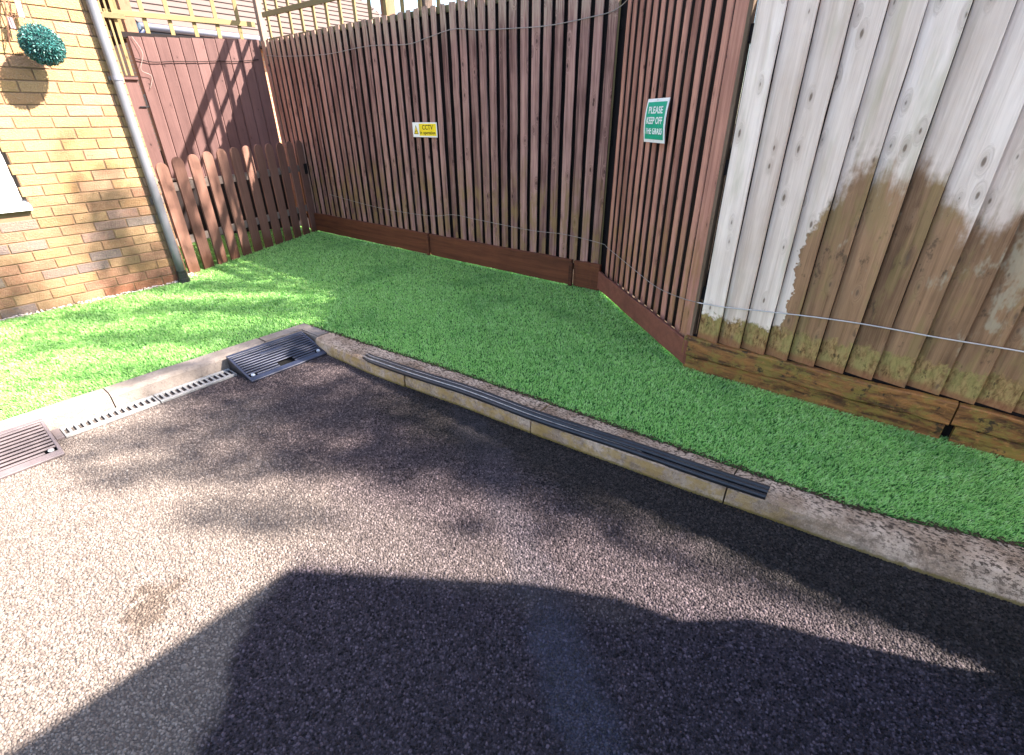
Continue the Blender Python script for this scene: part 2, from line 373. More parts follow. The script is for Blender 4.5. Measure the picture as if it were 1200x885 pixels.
M_stone = asphalt(True); M_asph = asphalt(False)

def turf_mat(base=False):
    m = NT('turf_backing' if base else 'artificial_grass_blade'); P = m.pos()
    n = m.noise(P, 1.2, 3, .6)
    if base: return m.out(m.mix(n, (.02, .09, .02), (.035, .13, .03)), .95, .1)
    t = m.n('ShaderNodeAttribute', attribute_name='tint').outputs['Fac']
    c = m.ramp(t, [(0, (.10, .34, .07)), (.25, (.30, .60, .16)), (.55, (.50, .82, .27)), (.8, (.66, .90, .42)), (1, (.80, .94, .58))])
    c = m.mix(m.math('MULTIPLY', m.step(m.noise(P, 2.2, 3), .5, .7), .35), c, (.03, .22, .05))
    m.out(c, .5, .3)
    tr = m.n('ShaderNodeBsdfTranslucent'); m.l(c, tr.inputs[0]); mx = m.n('ShaderNodeMixShader'); mx.inputs[0].default_value = .38
    m.l(m.b.outputs[0], mx.inputs[1]); m.l(tr.outputs[0], mx.inputs[2]); m.l(mx.outputs[0], m.t.nodes['Material Output'].inputs[0])
    return m.mat
M_turf = turf_mat(); M_turfb = turf_mat(True)
def soil():
    m = NT('dark_soil'); P = m.pos(); a = m.noise(P, 40, 5, .7); m.bump(a, .02, 1); return m.out(m.mix(a, (.015, .010, .007), (.11, .075, .05)), .95, .1)
M_soil = soil()
M_peb = NT('white_pebble'); M_peb = M_peb.out(M_peb.mix(M_peb.noise(M_peb.pos(), 45, 3), (.32, .26, .22), (.80, .74, .68)), .7, .3)
M_pvc = plain('white_upvc', (.80, .80, .80), .3, .5, var=.03)
M_glass = NT('window_glass'); M_glass = M_glass.out((.25, .28, .30), .08, .8)
M_pipe = plain('grey_plastic_pipe', (.122, .122, .137), .38, .5, var=.10, sc=5)
M_black = plain('black_plastic', (.012, .012, .014), .4, .5)
M_rubber = plain('black_rubber', (.016, .016, .019), .36, .5, var=.3)
M_rubbertop = plain('grey_lit_rubber_ridge', (.36, .32, .29), .5, .5, var=.3, sc=50)  # grey paints the light caught on the rib sides
def grating():
    m = NT('shade_tinted_ramp_plastic'); P = m.pos(); X = m.xyz(P)
    k = m.step(X[1], .3, .8); a = m.noise(P, 30, 4, .7)  # corner ramp painted blue-black for its shade, left ramp paler
    c = m.mix(k, m.mix(a, (.075, .06, .062), (.145, .118, .122)), m.mix(a, (.008, .010, .022), (.026, .032, .062)))
    m.bump(a, .001, .5); return m.out(c, .45, .5)
M_ramp = grating()
M_void = plain('dark_void', (.006, .006, .006), .9, .1)
M_chan = plain('galvanised_grating', (.240, .240, .240), .5, .5, 0.2, var=.15, sc=60)
M_wire = plain('grey_cable', (.26, .22, .20), .5, .4)
M_wirew = plain('pale_cable', (.50, .46, .44), .5, .4)
M_screw = plain('steel_screw', (.6, .6, .6), .3, .5, .8)
M_signw = plain('white_sign_plastic', (.82, .82, .80), .35, .5, var=.03)
M_signy = plain('yellow_sign_print', (.86, .66, .015), .35, .5, var=.04)
M_signg = plain('green_sign_print', (.0, .36, .21), .35, .5, var=.05)
M_ink = plain('black_sign_print', (.03, .025, .01), .5, .3, var=.0)

# ------------------------------------------------------------------ ground
def sheet(name, pts, z, mat, **k):
    mb = MB(); mb.add([(x, y, z) for x, y in pts], [tuple(range(len(pts)))]); o = mb.build(name, mat); tag(o, **k); return o
sheet('ground', [(-120, -120), (120, -120), (120, 120), (-120, 120)], -.16, M_soil, kind='structure', label='bare dark soil lying under and beyond the fenced yard')
# right kerb line (turf side) and front line, in plan
KT = [(-3.266, 1.654), (-2.585, 1.7025), (-1.80, 1.778), (-.93, 1.832), (-.32, 1.862), (.146, 1.895), (.349, 1.945), (.628, 2.03), (1.1, 2.19), (2.0, 2.50)]
KF = [(-3.14, 1.558), (-2.94, 1.552), (-2.385, 1.552), (-2.015, 1.576), (-1.64, 1.611), (-1.2, 1.636), (-.83, 1.666), (-.445, 1.698), (-.12, 1.735), (.38, 1.80), (.65, 1.84), (1.1, 1.99), (2.0, 2.30)]
def interp(T, x):
    return float(np.interp(x, [t[0] for t in T], [t[1] for t in T]))
aspo = [(-3.13, -6), (9, -6), (9, 2.6), (2.0, 2.36)] + [(x, y + .03) for x, y in reversed(KF[:-1])] + [(-3.13, 1.56)]
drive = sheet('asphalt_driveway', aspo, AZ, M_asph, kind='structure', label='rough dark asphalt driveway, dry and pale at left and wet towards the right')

def fast_mesh(name, verts, faces_flat, loop_tot, mat, tint=None, parent=None, smooth=False):
    me = bpy.data.meshes.new(name); nv = len(verts); nf = len(loop_tot)
    me.vertices.add(nv); me.vertices.foreach_set('co', verts.astype(np.float32).ravel())
    me.loops.add(len(faces_flat)); me.loops.foreach_set('vertex_index', faces_flat.astype(np.int32))
    me.polygons.add(nf); st = np.concatenate(([0], np.cumsum(loop_tot)[:-1])).astype(np.int32)
    me.polygons.foreach_set('loop_start', st)
    try: me.polygons.foreach_set('loop_total', loop_tot.astype(np.int32))
    except Exception: pass
    if smooth: me.polygons.foreach_set('use_smooth', np.ones(nf, bool))
    me.update(calc_edges=True); me.materials.append(mat)
    if tint is not None:
        if tint.ndim == 1: a = me.attributes.new('tint', 'FLOAT', 'POINT'); a.data.foreach_set('value', tint.astype(np.float32))
        else: a = me.attributes.new('tint', 'FLOAT_COLOR', 'POINT'); a.data.foreach_set('color', tint.astype(np.float32).ravel())
    return link(name, me, parent)

CR, CU, CF = (np.array(q) for q in (R_, U_, F_))
def in_view(P, m=.10):
    v = P - np.array([0, 0, 1.31]); d = v @ CF; x = 569.14 * (v @ CR) / d; y = 569.14 * (v @ CU) / d
    return (d > .05) & (abs(x) < 600 * (1 + m)) & (abs(y) < 442 * (1 + m)), d

def chippings():
    sp = .0067; xs = np.arange(-3.12, 1.5, sp); ys = np.arange(-1.5, 2.2, sp)
    X, Y = np.meshgrid(xs, ys); X = X.ravel() + rng.uniform(-.55, .55, X.size) * sp; Y = Y.ravel() + rng.uniform(-.55, .55, Y.size) * sp
    P = np.stack([X, Y, np.full_like(X, AZ)], 1); ok, d = in_view(P, .32)
    okn, _ = in_view(P, .06); ok &= okn | (rng.random(len(X)) < .55)
    yf = np.interp(X, [t[0] for t in KF], [t[1] for t in KF]) + .012
    ok &= Y < yf
    ok &= ~((X < -2.99) & (Y > .14) & (Y < 1.03)) & (X > -3.09)
    P = P[ok]; n = len(P); d = d[ok]
    r = rng.uniform(.0030, .0054, n) * np.where(rng.random(n) < .12, 1.35, 1)
    th = rng.uniform(0, 6.283, n); el_ = rng.uniform(.7, 1.0, n); h = r * rng.uniform(.4, .85, n)
    tx, ty = rng.normal(0, .17, n), rng.normal(0, .17, n)
    base = np.array([(1, 0), (.35, .9), (-.8, .6), (-.85, -.5), (.3, -.95)])
    V = []
    for ring, (s, zz) in enumerate(((1.06, -.25), (.64, 1.0))):
        for k in range(5):
            ph = rng.uniform(.85, 1.15, n); bx = base[k, 0] * r * s * ph; by = base[k, 1] * r * s * el_ * ph
            x = bx * np.cos(th) - by * np.sin(th); y = bx * np.sin(th) + by * np.cos(th)
            z = h * zz + (tx * x + ty * y) * (1 if ring else 0)
            V.append(np.stack([P[:, 0] + x, P[:, 1] + y, P[:, 2] + z], 1))
    V = np.stack(V, 1).reshape(-1, 3); b = np.arange(n)[:, None] * 10
    F = []
    for rg in (0,):
        for k in range(5):
            F.append([rg + k, rg + (k + 1) % 5, rg + 5 + (k + 1) % 5, rg + 5 + k])
    quads = (b[:, :, None] + np.array(F)[None]).reshape(-1, 4); tops = (b + np.array([5, 6, 7, 8, 9])[None])
    flat = np.concatenate([quads.ravel(), tops.ravel()]); tot = np.concatenate([np.full(len(quads), 4), np.full(n, 5)])
    tint = np.repeat(np.clip(rng.beta(1.0, 2.6, n), 0, 1), 10)
    print('STONES', n)
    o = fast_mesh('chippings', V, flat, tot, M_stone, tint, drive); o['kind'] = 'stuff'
chippings()

# artificial turf: backing and blades
turf_poly = [(-5.115, -3.2), (-3.272, -3.2), (-3.272, 1.662)] + [(x + .002, y + .012) for x, y in KT[1:]] + [(2.0, 2.66), (-.80, 2.72), (-1.90, 3.66), (-7.0, 3.64), (-7.0, 1.60), (-5.13, 1.60)]
back = sheet('turf_backing', turf_poly, -.022, M_turfb, kind='structure', label='dark green backing sheet of the artificial lawn')
def turf():
    A = np.array(turf_poly); n0 = 2160000
    X = rng.uniform(-7.0, 1.6, n0); Y = rng.uniform(-1.3, 3.7, n0)
    ins = np.zeros(n0, bool); j = len(A) - 1
    for i in range(len(A)):
        xi, yi = A[i]; xj, yj = A[j]
        c = ((yi > Y) != (yj > Y)) & (X < (xj - xi) * (Y - yi) / (yj - yi + 1e-12) + xi); ins ^= c; j = i
    P = np.stack([X, Y, np.full(n0, -.012)], 1); ok, d = in_view(P, .30); okn, _ = in_view(P, .05)
    keep = rng.random(n0) < np.where(okn, 1, .6) * np.clip((2.0 / np.maximum(d, .1)) ** 1.25, 0, 1)
    ok &= ins & keep; P = P[ok]; d = d[ok]; n = len(P)
    tuft = np.sin(P[:, 0] * 37) * np.cos(P[:, 1] * 41)
    L = rng.uniform(.010, .021, n); wd = np.clip(.00055 * d + .0001, .0009, .0022)
    th = rng.uniform(0, 6.283, n); lean = rng.uniform(.25, .95, n)
    # pile leans broadly towards one side
    dx = np.cos(th) * lean * L * .8 + .005; dy = np.sin(th) * lean * L * .8 - .004
    hz = L * np.sqrt(np.clip(1 - (lean * .75) ** 2, .2, 1))
    wx, wy = -np.sin(th + rng.uniform(-.6, .6, n)), np.cos(th)
    V = np.zeros((n, 5, 3))
    for k, (f, hh, ww) in enumerate(((0, 0, 1), (0, 0, -1), (.38, .62, .95), (.38, .62, -.95), (1, 1, 0))):
        V[:, k, 0] = P[:, 0] + dx * f + wx * wd * ww * .5 * 2; V[:, k, 1] = P[:, 1] + dy * f + wy * wd * ww; V[:, k, 2] = P[:, 2] + hz * hh
    b = np.arange(n)[:, None] * 5
    q = (b + np.array([[0, 1, 3, 2]])); t = (b + np.array([[2, 3, 4]]))
    flat = np.concatenate([q.ravel(), t.ravel()]); tot = np.concatenate([np.full(n, 4), np.full(n, 3)])
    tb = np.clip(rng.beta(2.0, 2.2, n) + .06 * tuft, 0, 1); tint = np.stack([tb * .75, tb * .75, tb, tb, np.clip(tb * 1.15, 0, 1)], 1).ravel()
    print('BLADES', n)
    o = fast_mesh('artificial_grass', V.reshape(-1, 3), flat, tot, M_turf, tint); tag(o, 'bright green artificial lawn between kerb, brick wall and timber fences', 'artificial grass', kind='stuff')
turf()

# pebbles along the foot of the brick wall
def pebbles():
    V = []; F = []; mb = MB(); ico = [(0,0,1),(.9,0,.3),(.28,.85,.3),(-.72,.53,.3),(-.72,-.53,.3),(.28,-.85,.3)]
    for i in range(620):
        if i < 520: x = -5.135 + abs(random.gauss(0, .022)) + .006; y = random.uniform(-.3, 1.60)
        else: x = random.uniform(-5.42, -5.12); y = 1.63 + random.gauss(0, .03) + (-5.15 - x) * .25
        s = random.uniform(.004, .010); z = -.004 + random.uniform(0, .012); a = random.uniform(0, 6)
        vs = [(x + s * (px * math.cos(a) - py * math.sin(a)), y + s * (px * math.sin(a) + py * math.cos(a)) * .8, z + s * pz * .9) for px, py, pz in ico]
        mb.add(vs, [(0,1,2),(0,2,3),(0,3,4),(0,4,5),(0,5,1)])
    o = mb.build('white_pebbles', M_peb, smooth=True); tag(o, 'thin strip of small white pebbles between brick wall and lawn', 'pebbles', kind='stuff')
pebbles()
def dirt():
    mb = MB()
    for i in range(900):
        x = random.uniform(-2.95, .9); y = interp(KF, x) - abs(random.gauss(0, .010)); s = random.uniform(.002, .006); a = random.uniform(0, 6); z = AZ
        if i > 780: x, y = random.gauss(-2.83, .05), random.gauss(1.45, .06)
        mb.add([(x + s * math.cos(a + q) * 1.2, y + s * math.sin(a + q), z + .001) for q in (0, 2, 4)] + [(x, y, z + s)], [(0,1,3),(1,2,3),(2,0,3)])
    for i in range(1500):
        x = random.uniform(-3.2, 1.3); y = interp(KT, x) + random.gauss(-.002, .012); s = random.uniform(.003, .009); z = 0; a = random.uniform(0, 6)
        if x < -2.9 and random.random() < .5: continue
        vs = [(x + s * c_ * 1.3, y + s * s_, z + h) for c_, s_, h in ((math.cos(a), math.sin(a), 0), (math.cos(a+2), math.sin(a+2), .001), (math.cos(a+4), math.sin(a+4), .0), (0, 0, s * .5))]
        mb.add(vs, [(0,1,3),(1,2,3),(2,0,3)])
    o = mb.build('soil_crumbs', M_soil); tag(o, 'dark soil crumbs and debris lying along the turf edge on the kerb', 'debris', kind='stuff')
dirt()

# ------------------------------------------------------------------ kerb
kerb = empty('kerb', (-3.2, 1.6, AZ)); tag(kerb, 'concrete kerb of separate blocks edging the artificial lawn', kind='structure')
def kerb_left(y0, y1, mat, x1=-3.148):
    mb = MB(); n = 6; prof = [(-3.262, -.16), (-3.262, -.002), (-3.256, .0), (x1 - .018, .0), (x1 - .004, -.006), (x1 + .006, -.02), (x1 + .020, -.16)]
    vs = []
    for i in range(n + 1):
        y = y0 + (y1 - y0) * i / n
        for x, z in prof: vs.append((x + random.uniform(-.0012, .0012), y, z + random.uniform(-.001, .001)))
    m = len(prof); fs = []
    for i in range(n):
        for k in range(m):
            a = i*m+k; b = i*m+(k+1) % m; fs.append((a, a+m, b+m, b))
    fs += [tuple(range(m)), tuple(reversed(range(n*m, n*m+m)))]
    mb.add(vs, fs); o = mb.build('kerb_stone', mat); adopt(kerb, o)
ys = [-3.2, -2.29, -1.39, -.48, .427, 1.30]
for i in range(5): kerb_left(ys[i] + .003, ys[i+1] - .003, M_kerb_clean)
# corner block (L of two arms)
def poly_block(pts_top, front_idx, mat, drop=0.02):
    """extruded block; vertices in front_idx get a worn bevelled arris"""
    bm = bmesh.new(); top = [bm.verts.new((x, y, 0)) for x, y in pts_top]; bot = [bm.verts.new((x, y, -.16)) for x, y in pts_top]; n = len(top)
    bm.faces.new(top); bm.faces.new(list(reversed(bot)))
    for i in range(n): bm.faces.new((top[i], bot[i], bot[(i+1) % n], top[(i+1) % n]))
    bmesh.ops.recalc_face_normals(bm, faces=bm.faces)
    ed = [e for e in bm.edges if all(v.co.z > -.01 for v in e.verts)]
    bmesh.ops.bevel(bm, geom=ed, offset=.009, segments=2, affect='EDGES')
    me = bpy.data.meshes.new('kerb_stone'); bm.to_mesh(me); bm.free(); me.materials.append(mat); o = link('kerb_stone', me); adopt(kerb, o)
poly_block([(-3.262, 1.303), (-3.150, 1.303), (-3.150, 1.566), (-2.955, 1.570), (-2.955, 1.676), (-3.262, 1.655)], [], M_kerb_clean)
jx = [-2.950, -2.06, -1.19, -.27, 2.0]
for i in range(4):
    a, b = jx[i] + .003, jx[i+1] - .003; N = 22 if i < 3 else 60; mb = MB(); vs = []
    for k in range(N + 1):
        x = a + (b - a) * k / N; yt = interp(KT, x) - .004; yf = interp(KF, x) - (.008 if i == 0 else 0)
        s = min(1, max(0, (x + .12) / .5))         # dropped, worn profile towards the right
        j = lambda q=.0022: random.uniform(-q, q)
        vs += [(x, yt, -.16), (x, yt, -.004 + j()), (x, yt - .01, .0 + j()), (x, yf + .055 + .04 * s, .0 - .002 * s + j()), (x, yf + .016 + .034 * s, -.003 - .013 * s + j()), (x, yf + .003 + .012 * s, -.016 - .026 * s + j(.003)), (x, yf - .002 - .010 * s, -.045 - .030 * s + j(.003)), (x, yf - .004 - .03 * s, -.16)]
    m = 8; fs = []
    for k in range(N):
        for q in range(m):
            A = k*m+q; B = k*m+(q+1) % m; fs.append((A, B, B+m, A+m))
    fs += [tuple(reversed(range(m))), tuple(range(N*m, N*m+m))]
    mb.add(vs, fs); o = mb.build('kerb_stone', M_kerb, smooth=False); adopt(kerb, o)

# ------------------------------------------------------------------ drainage channel
ch = empty('drain_channel', (-3.04, .2, AZ)); tag(ch, 'narrow grey slotted drain channel at the foot of the left kerb', 'drain')
def chan(y0, y1):
    mb = MB(); x0, x1 = -3.128, -3.003; zt = AZ + .012; L = y1 - y0; p = .0285; n = int(L / p); p = L / n
    xa, xb = x0 + .026, x1 - .024
    mb.box((x0 + .004, y0, zt - .02), (xa, y1, zt)); mb.box((xb, y0, zt - .02), (x1, y1, zt))
    for i in range(n + 1):
        c = y0 + i * p; h = .0062 if i not in (0, n) else .009
        mb.box((xa + .0005, max(y0, c - h), zt - .006), (xb - .0005, min(y1, c + h), zt - .0012))
    o = mb.build('grating', M_chan, bevel=.0012); adopt(ch, o)
chan(.178, .600); chan(.606, 1.028)
o = MB(); o.box((-3.126, .14, AZ - .012), (-3.005, 1.30, AZ - .009)); o = o.build('channel_trough', M_void); adopt(ch, o)
o = MB(); o.frame_box((-3.126, .142, AZ - .02), (1, 0, 0), (0, 1, 0), (0, 0, 1), (0, .12), (0, .033), (0, .032)); o = o.build('channel_end_cap', M_ramp, bevel=.002); adopt(ch, o)

# ------------------------------------------------------------------ kerb ramps (ribbed, sloping)
def ramp_unit(y0, y1, label, holes):
    x0, x1, z0, z1 = -3.115, -2.835, .004, AZ + .014
    root = empty('kerb_ramp', (x1, (y0 + y1) / 2, AZ)); tag(root, label, 'kerb ramp', 'ribbed plastic kerb ramps against the left kerb')
    u = Vector((x1 - x0, 0, z1 - z0)); W = u.length; u.normalize(); v = Vector((0, 1, 0)); n = v.cross(u) * -1
    if n.z < 0: n = -n
    O = Vector((x0, y0, z0)); L = y1 - y0
    fr = MB(); fr.frame_box(O, u, v, n, (0, .022), (0, L), (-.012, .004)); fr.frame_box(O, u, v, n, (W - .028, W + .012), (0, L), (-.010, .004))
    fr.frame_box(O, u, v, n, (.022, W - .028), (0, .014), (-.012, .003)); fr.frame_box(O, u, v, n, (.022, W - .028), (L - .014, L), (-.012, .003))
    f = fr.build('frame', M_ramp, bevel=.002); adopt(root, f)
    # side cheeks
    for yy in (y0 + .002, y1 - .006):
        c = MB(); c.add([(x0, yy, z0 - .008), (x1, yy, z1 - .008), (x1, yy, AZ), (x0, yy, AZ), (x0, yy + .004, z0 - .008), (x1, yy + .004, z1 - .008), (x1, yy + .004, AZ), (x0, yy + .004, AZ)],
              [(0,1,2,3),(7,6,5,4),(0,4,5,1),(1,5,6,2),(2,6,7,3),(3,7,4,0)]); c = c.build('side_cheek', M_black); adopt(root, c)
    pl = MB(); pl.frame_box(O, u, v, n, (.022, W - .028), (.014, L - .014), (-.024, -.020)); pl = pl.build('base_plate', M_void); adopt(root, pl)
    nb = 10; a0, a1 = .022, W - .028; pt = (a1 - a0) / nb; first = None
    for i in range(nb):
        c = a0 + pt * (i + .5)
        segs = [(.014, L - .014)]
        if i == 2: segs = [(.014, L * .34), (L * .62, L - .014)]       # blank name pad
        if i >= nb - 2: segs = [(.060, L * .40), (L * .60, L - .060)] if i == nb - 1 else [(.014, L * .40), (L * .60, L - .014)]
        mb = MB()
        for s0, s1 in segs:
            mb = MB(); mb.frame_box(O, u, v, n, (c - pt * .25, c + pt * .25), (s0, s1), (-.004, .0035))
            b = mb.build('rib', M_ramp, bevel=.0015); adopt(root, b)
    pd = MB(); pd.frame_box(O, u, v, n, (a0 + pt * 2.05, a0 + pt * 2.95), (L * .34, L * .62), (-.008, .002)); pd = pd.build('name_pad', M_ramp, bevel=.001); adopt(root, pd)
    for yy in (.036, L - .036):
        c = O + u * (W - .042) + v * yy; mb = MB(); mb.tube([c - n * .006, c + n * .0035], .012, 12); mb.tube([c + n * .003, c + n * .006], .0065, 6)
        b = mb.build('bolt', M_screw); adopt(root, b)
    return root
ramp_unit(-.46, .137, 'left kerb ramp of pinkish grey ribbed plastic, cut by the frame edge', 0)
ramp_unit(1.032, 1.548, 'ribbed kerb ramp in a shaded blue-black tone, in the inner corner of the kerb', 0)

# ------------------------------------------------------------------ ribbed rubber strip on the right kerb
def strip():
    pts = [(-2.43, 1.586 - .012), (-2.38, 1.568), (-2.05, 1.602), (-1.67, 1.642), (-1.22, 1.668), (-.85, 1.702), (-.46, 1.738), (-.13, 1.775)]
    xs = np.linspace(-2.43, -.132, 60); mb = MB(); mr = MB(); prof = []
    root = empty('rubber_strip', (-1.28, 1.66, 0)); tag(root, 'long black ribbed rubber strip lying along the front edge of the right kerb', 'rubber strip')
    for k in range(3):
        w_ = .020; t = MB(); vs = []
        for i, x in enumerate(xs):
            y = interp(pts, x) + .0035 * math.sin(x * 7) + (k - 1) * .0235; z = .011 if k else .006
            if k == 0: z = .002
            taper = min(1, (i + 1) / 5)
            for dy, dz in ((-.010, -.012), (-.0105, .0), (-.0055, .006), (.0055, .006), (.0105, .0), (.010, -.012)): vs.append((x, y + dy * taper, z + dz * (.5 + .5 * taper)))
        fs = [tuple(range(6)), tuple(reversed(range(59*6, 60*6)))]
        for i in range(59):
            for q in range(6):
                A = i*6+q; B = i*6+(q+1) % 6; fs.append((A, B, B+6, A+6))
        t.add(vs, fs); o = t.build('rubber_rib', M_rubber, smooth=False); adopt(root, o)
    for k in range(2):
        t = MB(); P = [(x, interp(pts, x) + .0035 * math.sin(x * 7) + (k - .5) * .0235, .011 if k else .006) for x in xs if x < -.6]
        R = [.0042 * max(.15, min(1, (-.60 - p[0]) / .9)) for p in P]
        t.tube(P, R, 6); o = t.build('lit_ridge', M_rubbertop, smooth=True); adopt(root, o)
strip()

# ------------------------------------------------------------------ brick house
XW = -5.14
house = empty('brick_house', (XW, .8, 0)); tag(house, 'buff brick house wall at the left edge with a white window', 'house')
PI_ = .2183; PH = .0747; Z0 = -.004
def brick_mesh(w_, seed):
    r = random.Random(seed); mb = MB(); d = .10; h = .0655
    bm = bmesh.new(); bmesh.ops.create_cube(bm, size=1)
    for v in bm.verts: v.co = Vector(((v.co.x) * d - d / 2 , v.co.y * w_, v.co.z * h)) + Vector((r.uniform(-.0008, .0008), r.uniform(-.001, .001), r.uniform(-.001, .001)))
    bmesh.ops.bevel(bm, geom=list(bm.edges), offset=.0022, segments=1, affect='EDGES')
    me = bpy.data.meshes.new('brick'); bm.to_mesh(me); bm.free(); me.materials.append(M_brick); return me
FULL = [brick_mesh(.2085, i) for i in range(6)]; cache = {}
YC = .37 * PI_ + 7 * PI_       # house corner
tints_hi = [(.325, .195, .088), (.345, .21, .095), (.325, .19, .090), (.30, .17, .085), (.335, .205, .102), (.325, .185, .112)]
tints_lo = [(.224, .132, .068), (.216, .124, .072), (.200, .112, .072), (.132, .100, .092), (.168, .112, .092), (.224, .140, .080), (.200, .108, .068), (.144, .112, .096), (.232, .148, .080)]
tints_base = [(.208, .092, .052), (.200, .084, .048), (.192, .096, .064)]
WY, WZ0, WZ1 = .716, .752, 1.96
mort = MB(); mort.box((XW - .20, WY + .02, -.15), (XW - .006, YC - .002, 3.4)); mort.box((XW - .20, -3.0, -.15), (XW - .006, WY + .02, WZ0 - .02)); mort.box((XW - .20, -3.0, WZ1), (XW - .006, WY + .02, 3.4))
o = mort.build('mortar_backing', M_mortar); adopt(house, o)
stuffV = []; stuffF = []; stuffC = []
def stuff_brick(y0, y1, z0, z1, c, face='x', xx=0):
    b = len(stuffV)
    if face == 'x': lo, hi = (XW - .09, y0, z0), (XW, y1, z1)
    else: lo, hi = (y0, YC - .09, z0), (y1, YC, z1)
    x0, a0, c0 = lo; x1, a1, c1 = hi
    stuffV.extend([(x0,a0,c0),(x1,a0,c0),(x1,a1,c0),(x0,a1,c0),(x0,a0,c1),(x1,a0,c1),(x1,a1,c1),(x0,a1,c1)])
    stuffF.extend([tuple(b + i for i in f) for f in ((0,3,2,1),(4,5,6,7),(0,1,5,4),(1,2,6,5),(2,3,7,6),(3,0,4,7))]); stuffC.extend([(*c, 1)] * 8)
cnt = 0
vis = lambda y, z: bool(in_view(np.array([[XW, y, z]]), .03)[0][0])
for n in range(0, 45):
    z = Z0 + n * PH; off = .37 if n % 2 == 0 else .87
    for k in range(-14, 8):
        y0 = (k + off) * PI_; y1 = y0 + PI_
        if y1 < -2.6 or y0 > YC - .02: continue
        y1 = min(y1, YC)
        if z + PH > WZ0 - .01 and z < WZ1 - .01:
            if y0 < WY - .03 and y1 < WY + .03: continue
            if y0 < WY: y0 = WY
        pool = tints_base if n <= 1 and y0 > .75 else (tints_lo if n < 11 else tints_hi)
        c = random.choice(pool); q = random.uniform(.92, 1.08); c = tuple(min(1, a * q) for a in c)
        w_ = (y1 - y0) - (.0 if y1 >= YC - .001 else .0098); ym = y0 + w_ / 2 + (.0049 if y1 < YC - .001 else .0049)
        w_ = w_ if y1 < YC - .001 else w_ - .0098
        if vis(ym, z + .04) and cnt < 298:
            if abs(w_ - .2085) < .002: me = FULL[random.randrange(6)]
            else:
                key = round(w_, 3)
                if key not in cache: cache[key] = brick_mesh(w_, 99)
                me = cache[key]
            ob = bpy.data.objects.new('brick', me); COL.objects.link(ob); ob.location = (XW + random.uniform(-.0015, .0015), y0 + .0049 + w_ / 2, z + .0047 + .03275)
            ob.color = (*c, 1); adopt(house, ob); cnt += 1
        else: stuff_brick(y0 + .005, y0 + .005 + w_, z + .005, z + .070, c)
    # end wall, seen only from the side
    for k in range(0, 14):
        x1 = XW - .103 - k * PI_ - (0 if n % 2 else .109); stuff_brick(x1 - .2085, x1, z + .005, z + .070, random.choice(tints_hi), 'y')
me = bpy.data.meshes.new('brick'); me.from_pydata(stuffV, [], stuffF); a = me.attributes.new('tint', 'FLOAT_COLOR', 'POINT'); a.data.foreach_set('color', np.array(stuffC, np.float32).ravel())
me.materials.append(M_brick_s); o = link('brickwork', me); o['kind'] = 'stuff'; adopt(house, o)
em = MB(); em.box((XW - 3.2, YC - .20, -.15), (XW - .21, YC - .006, 3.4)); o = em.build('end_wall', M_mortar); adopt(house, o)
win = empty('window'); win.parent = house; win.location = (0, 0, 0); win.matrix_parent_inverse = Matrix.Translation(-house.location)
wf = MB(); xf = XW - .018
wf.box((xf - .05, WY - .085, WZ0 + .05), (xf, WY - .004, WZ1 - .01)); wf.box((xf - .05, -1.0, WZ0 + .05), (xf, WY - .085, WZ0 + .135)); wf.box((xf - .05, -1.0, WZ1 - .09), (xf, WY - .085, WZ1 - .01))
wf.box((xf - .05, -.2, WZ0 + .135), (xf - .002, -.12, WZ1 - .09)); wf.box((xf - .05, -1.0, WZ0 + .135), (xf, -.92, WZ1 - .09))
o = wf.build('frame', M_pvc, bevel=.004); o.parent = win
sm = MB(); sm.add([(XW - .06, -1.02, WZ0 + .048), (XW + .035, -1.02, WZ0 + .012), (XW + .035, WY + .022, WZ0 + .012), (XW - .06, WY + .022, WZ0 + .048), (XW - .06, -1.02, WZ0 - .012), (XW + .035, -1.02, WZ0 - .018), (XW + .035, WY + .022, WZ0 - .018), (XW - .06, WY + .022, WZ0 - .012)], [(0,1,2,3),(7,6,5,4),(1,5,6,2),(0,4,5,1),(2,6,7,3),(3,7,4,0)])
o = sm.build('sill', M_pvc); o.parent = win
gm = MB(); gm.box((xf - .03, -.92, WZ0 + .135), (xf - .024, WY - .085, WZ1 - .09)); o = gm.build('pane', M_glass); o.parent = win

# downpipe
dp = empty('downpipe', (XW + .040, 1.546, 0)); tag(dp, 'grey round plastic downpipe running down the corner of the brick wall', 'downpipe')
pxx, pyy = XW + .040, 1.546
mb = MB(); mb.tube([(pxx, pyy, .06 + .27 * q) for q in range(13)], .0335, 24); o = mb.build('pipe', M_pipe, smooth=True); adopt(dp, o)
for zz in (1.585, 3.0):
    mb = MB(); mb.tube([(pxx, pyy, zz), (pxx, pyy, zz + .030)], .0375, 20); mb.box((XW, pyy - .045, zz + .002), (pxx - .012, pyy + .045, zz + .026)); o = mb.build('pipe_clip', plain('dark_grey_clip', (.14, .14, .17), .4) if zz < 2 else bpy.data.materials['dark_grey_clip']); adopt(dp, o)
mb = MB(); mb.tube([(pxx, pyy, -.03), (pxx, pyy, .03), (pxx, pyy, .032), (pxx, pyy, .075)], [.052, .050, .043, .041], 20); mb.tube([(pxx, pyy, .075), (pxx, pyy, .10)], .0385, 20); o = mb.build('gully_collar', M_black, smooth=False); adopt(dp, o)

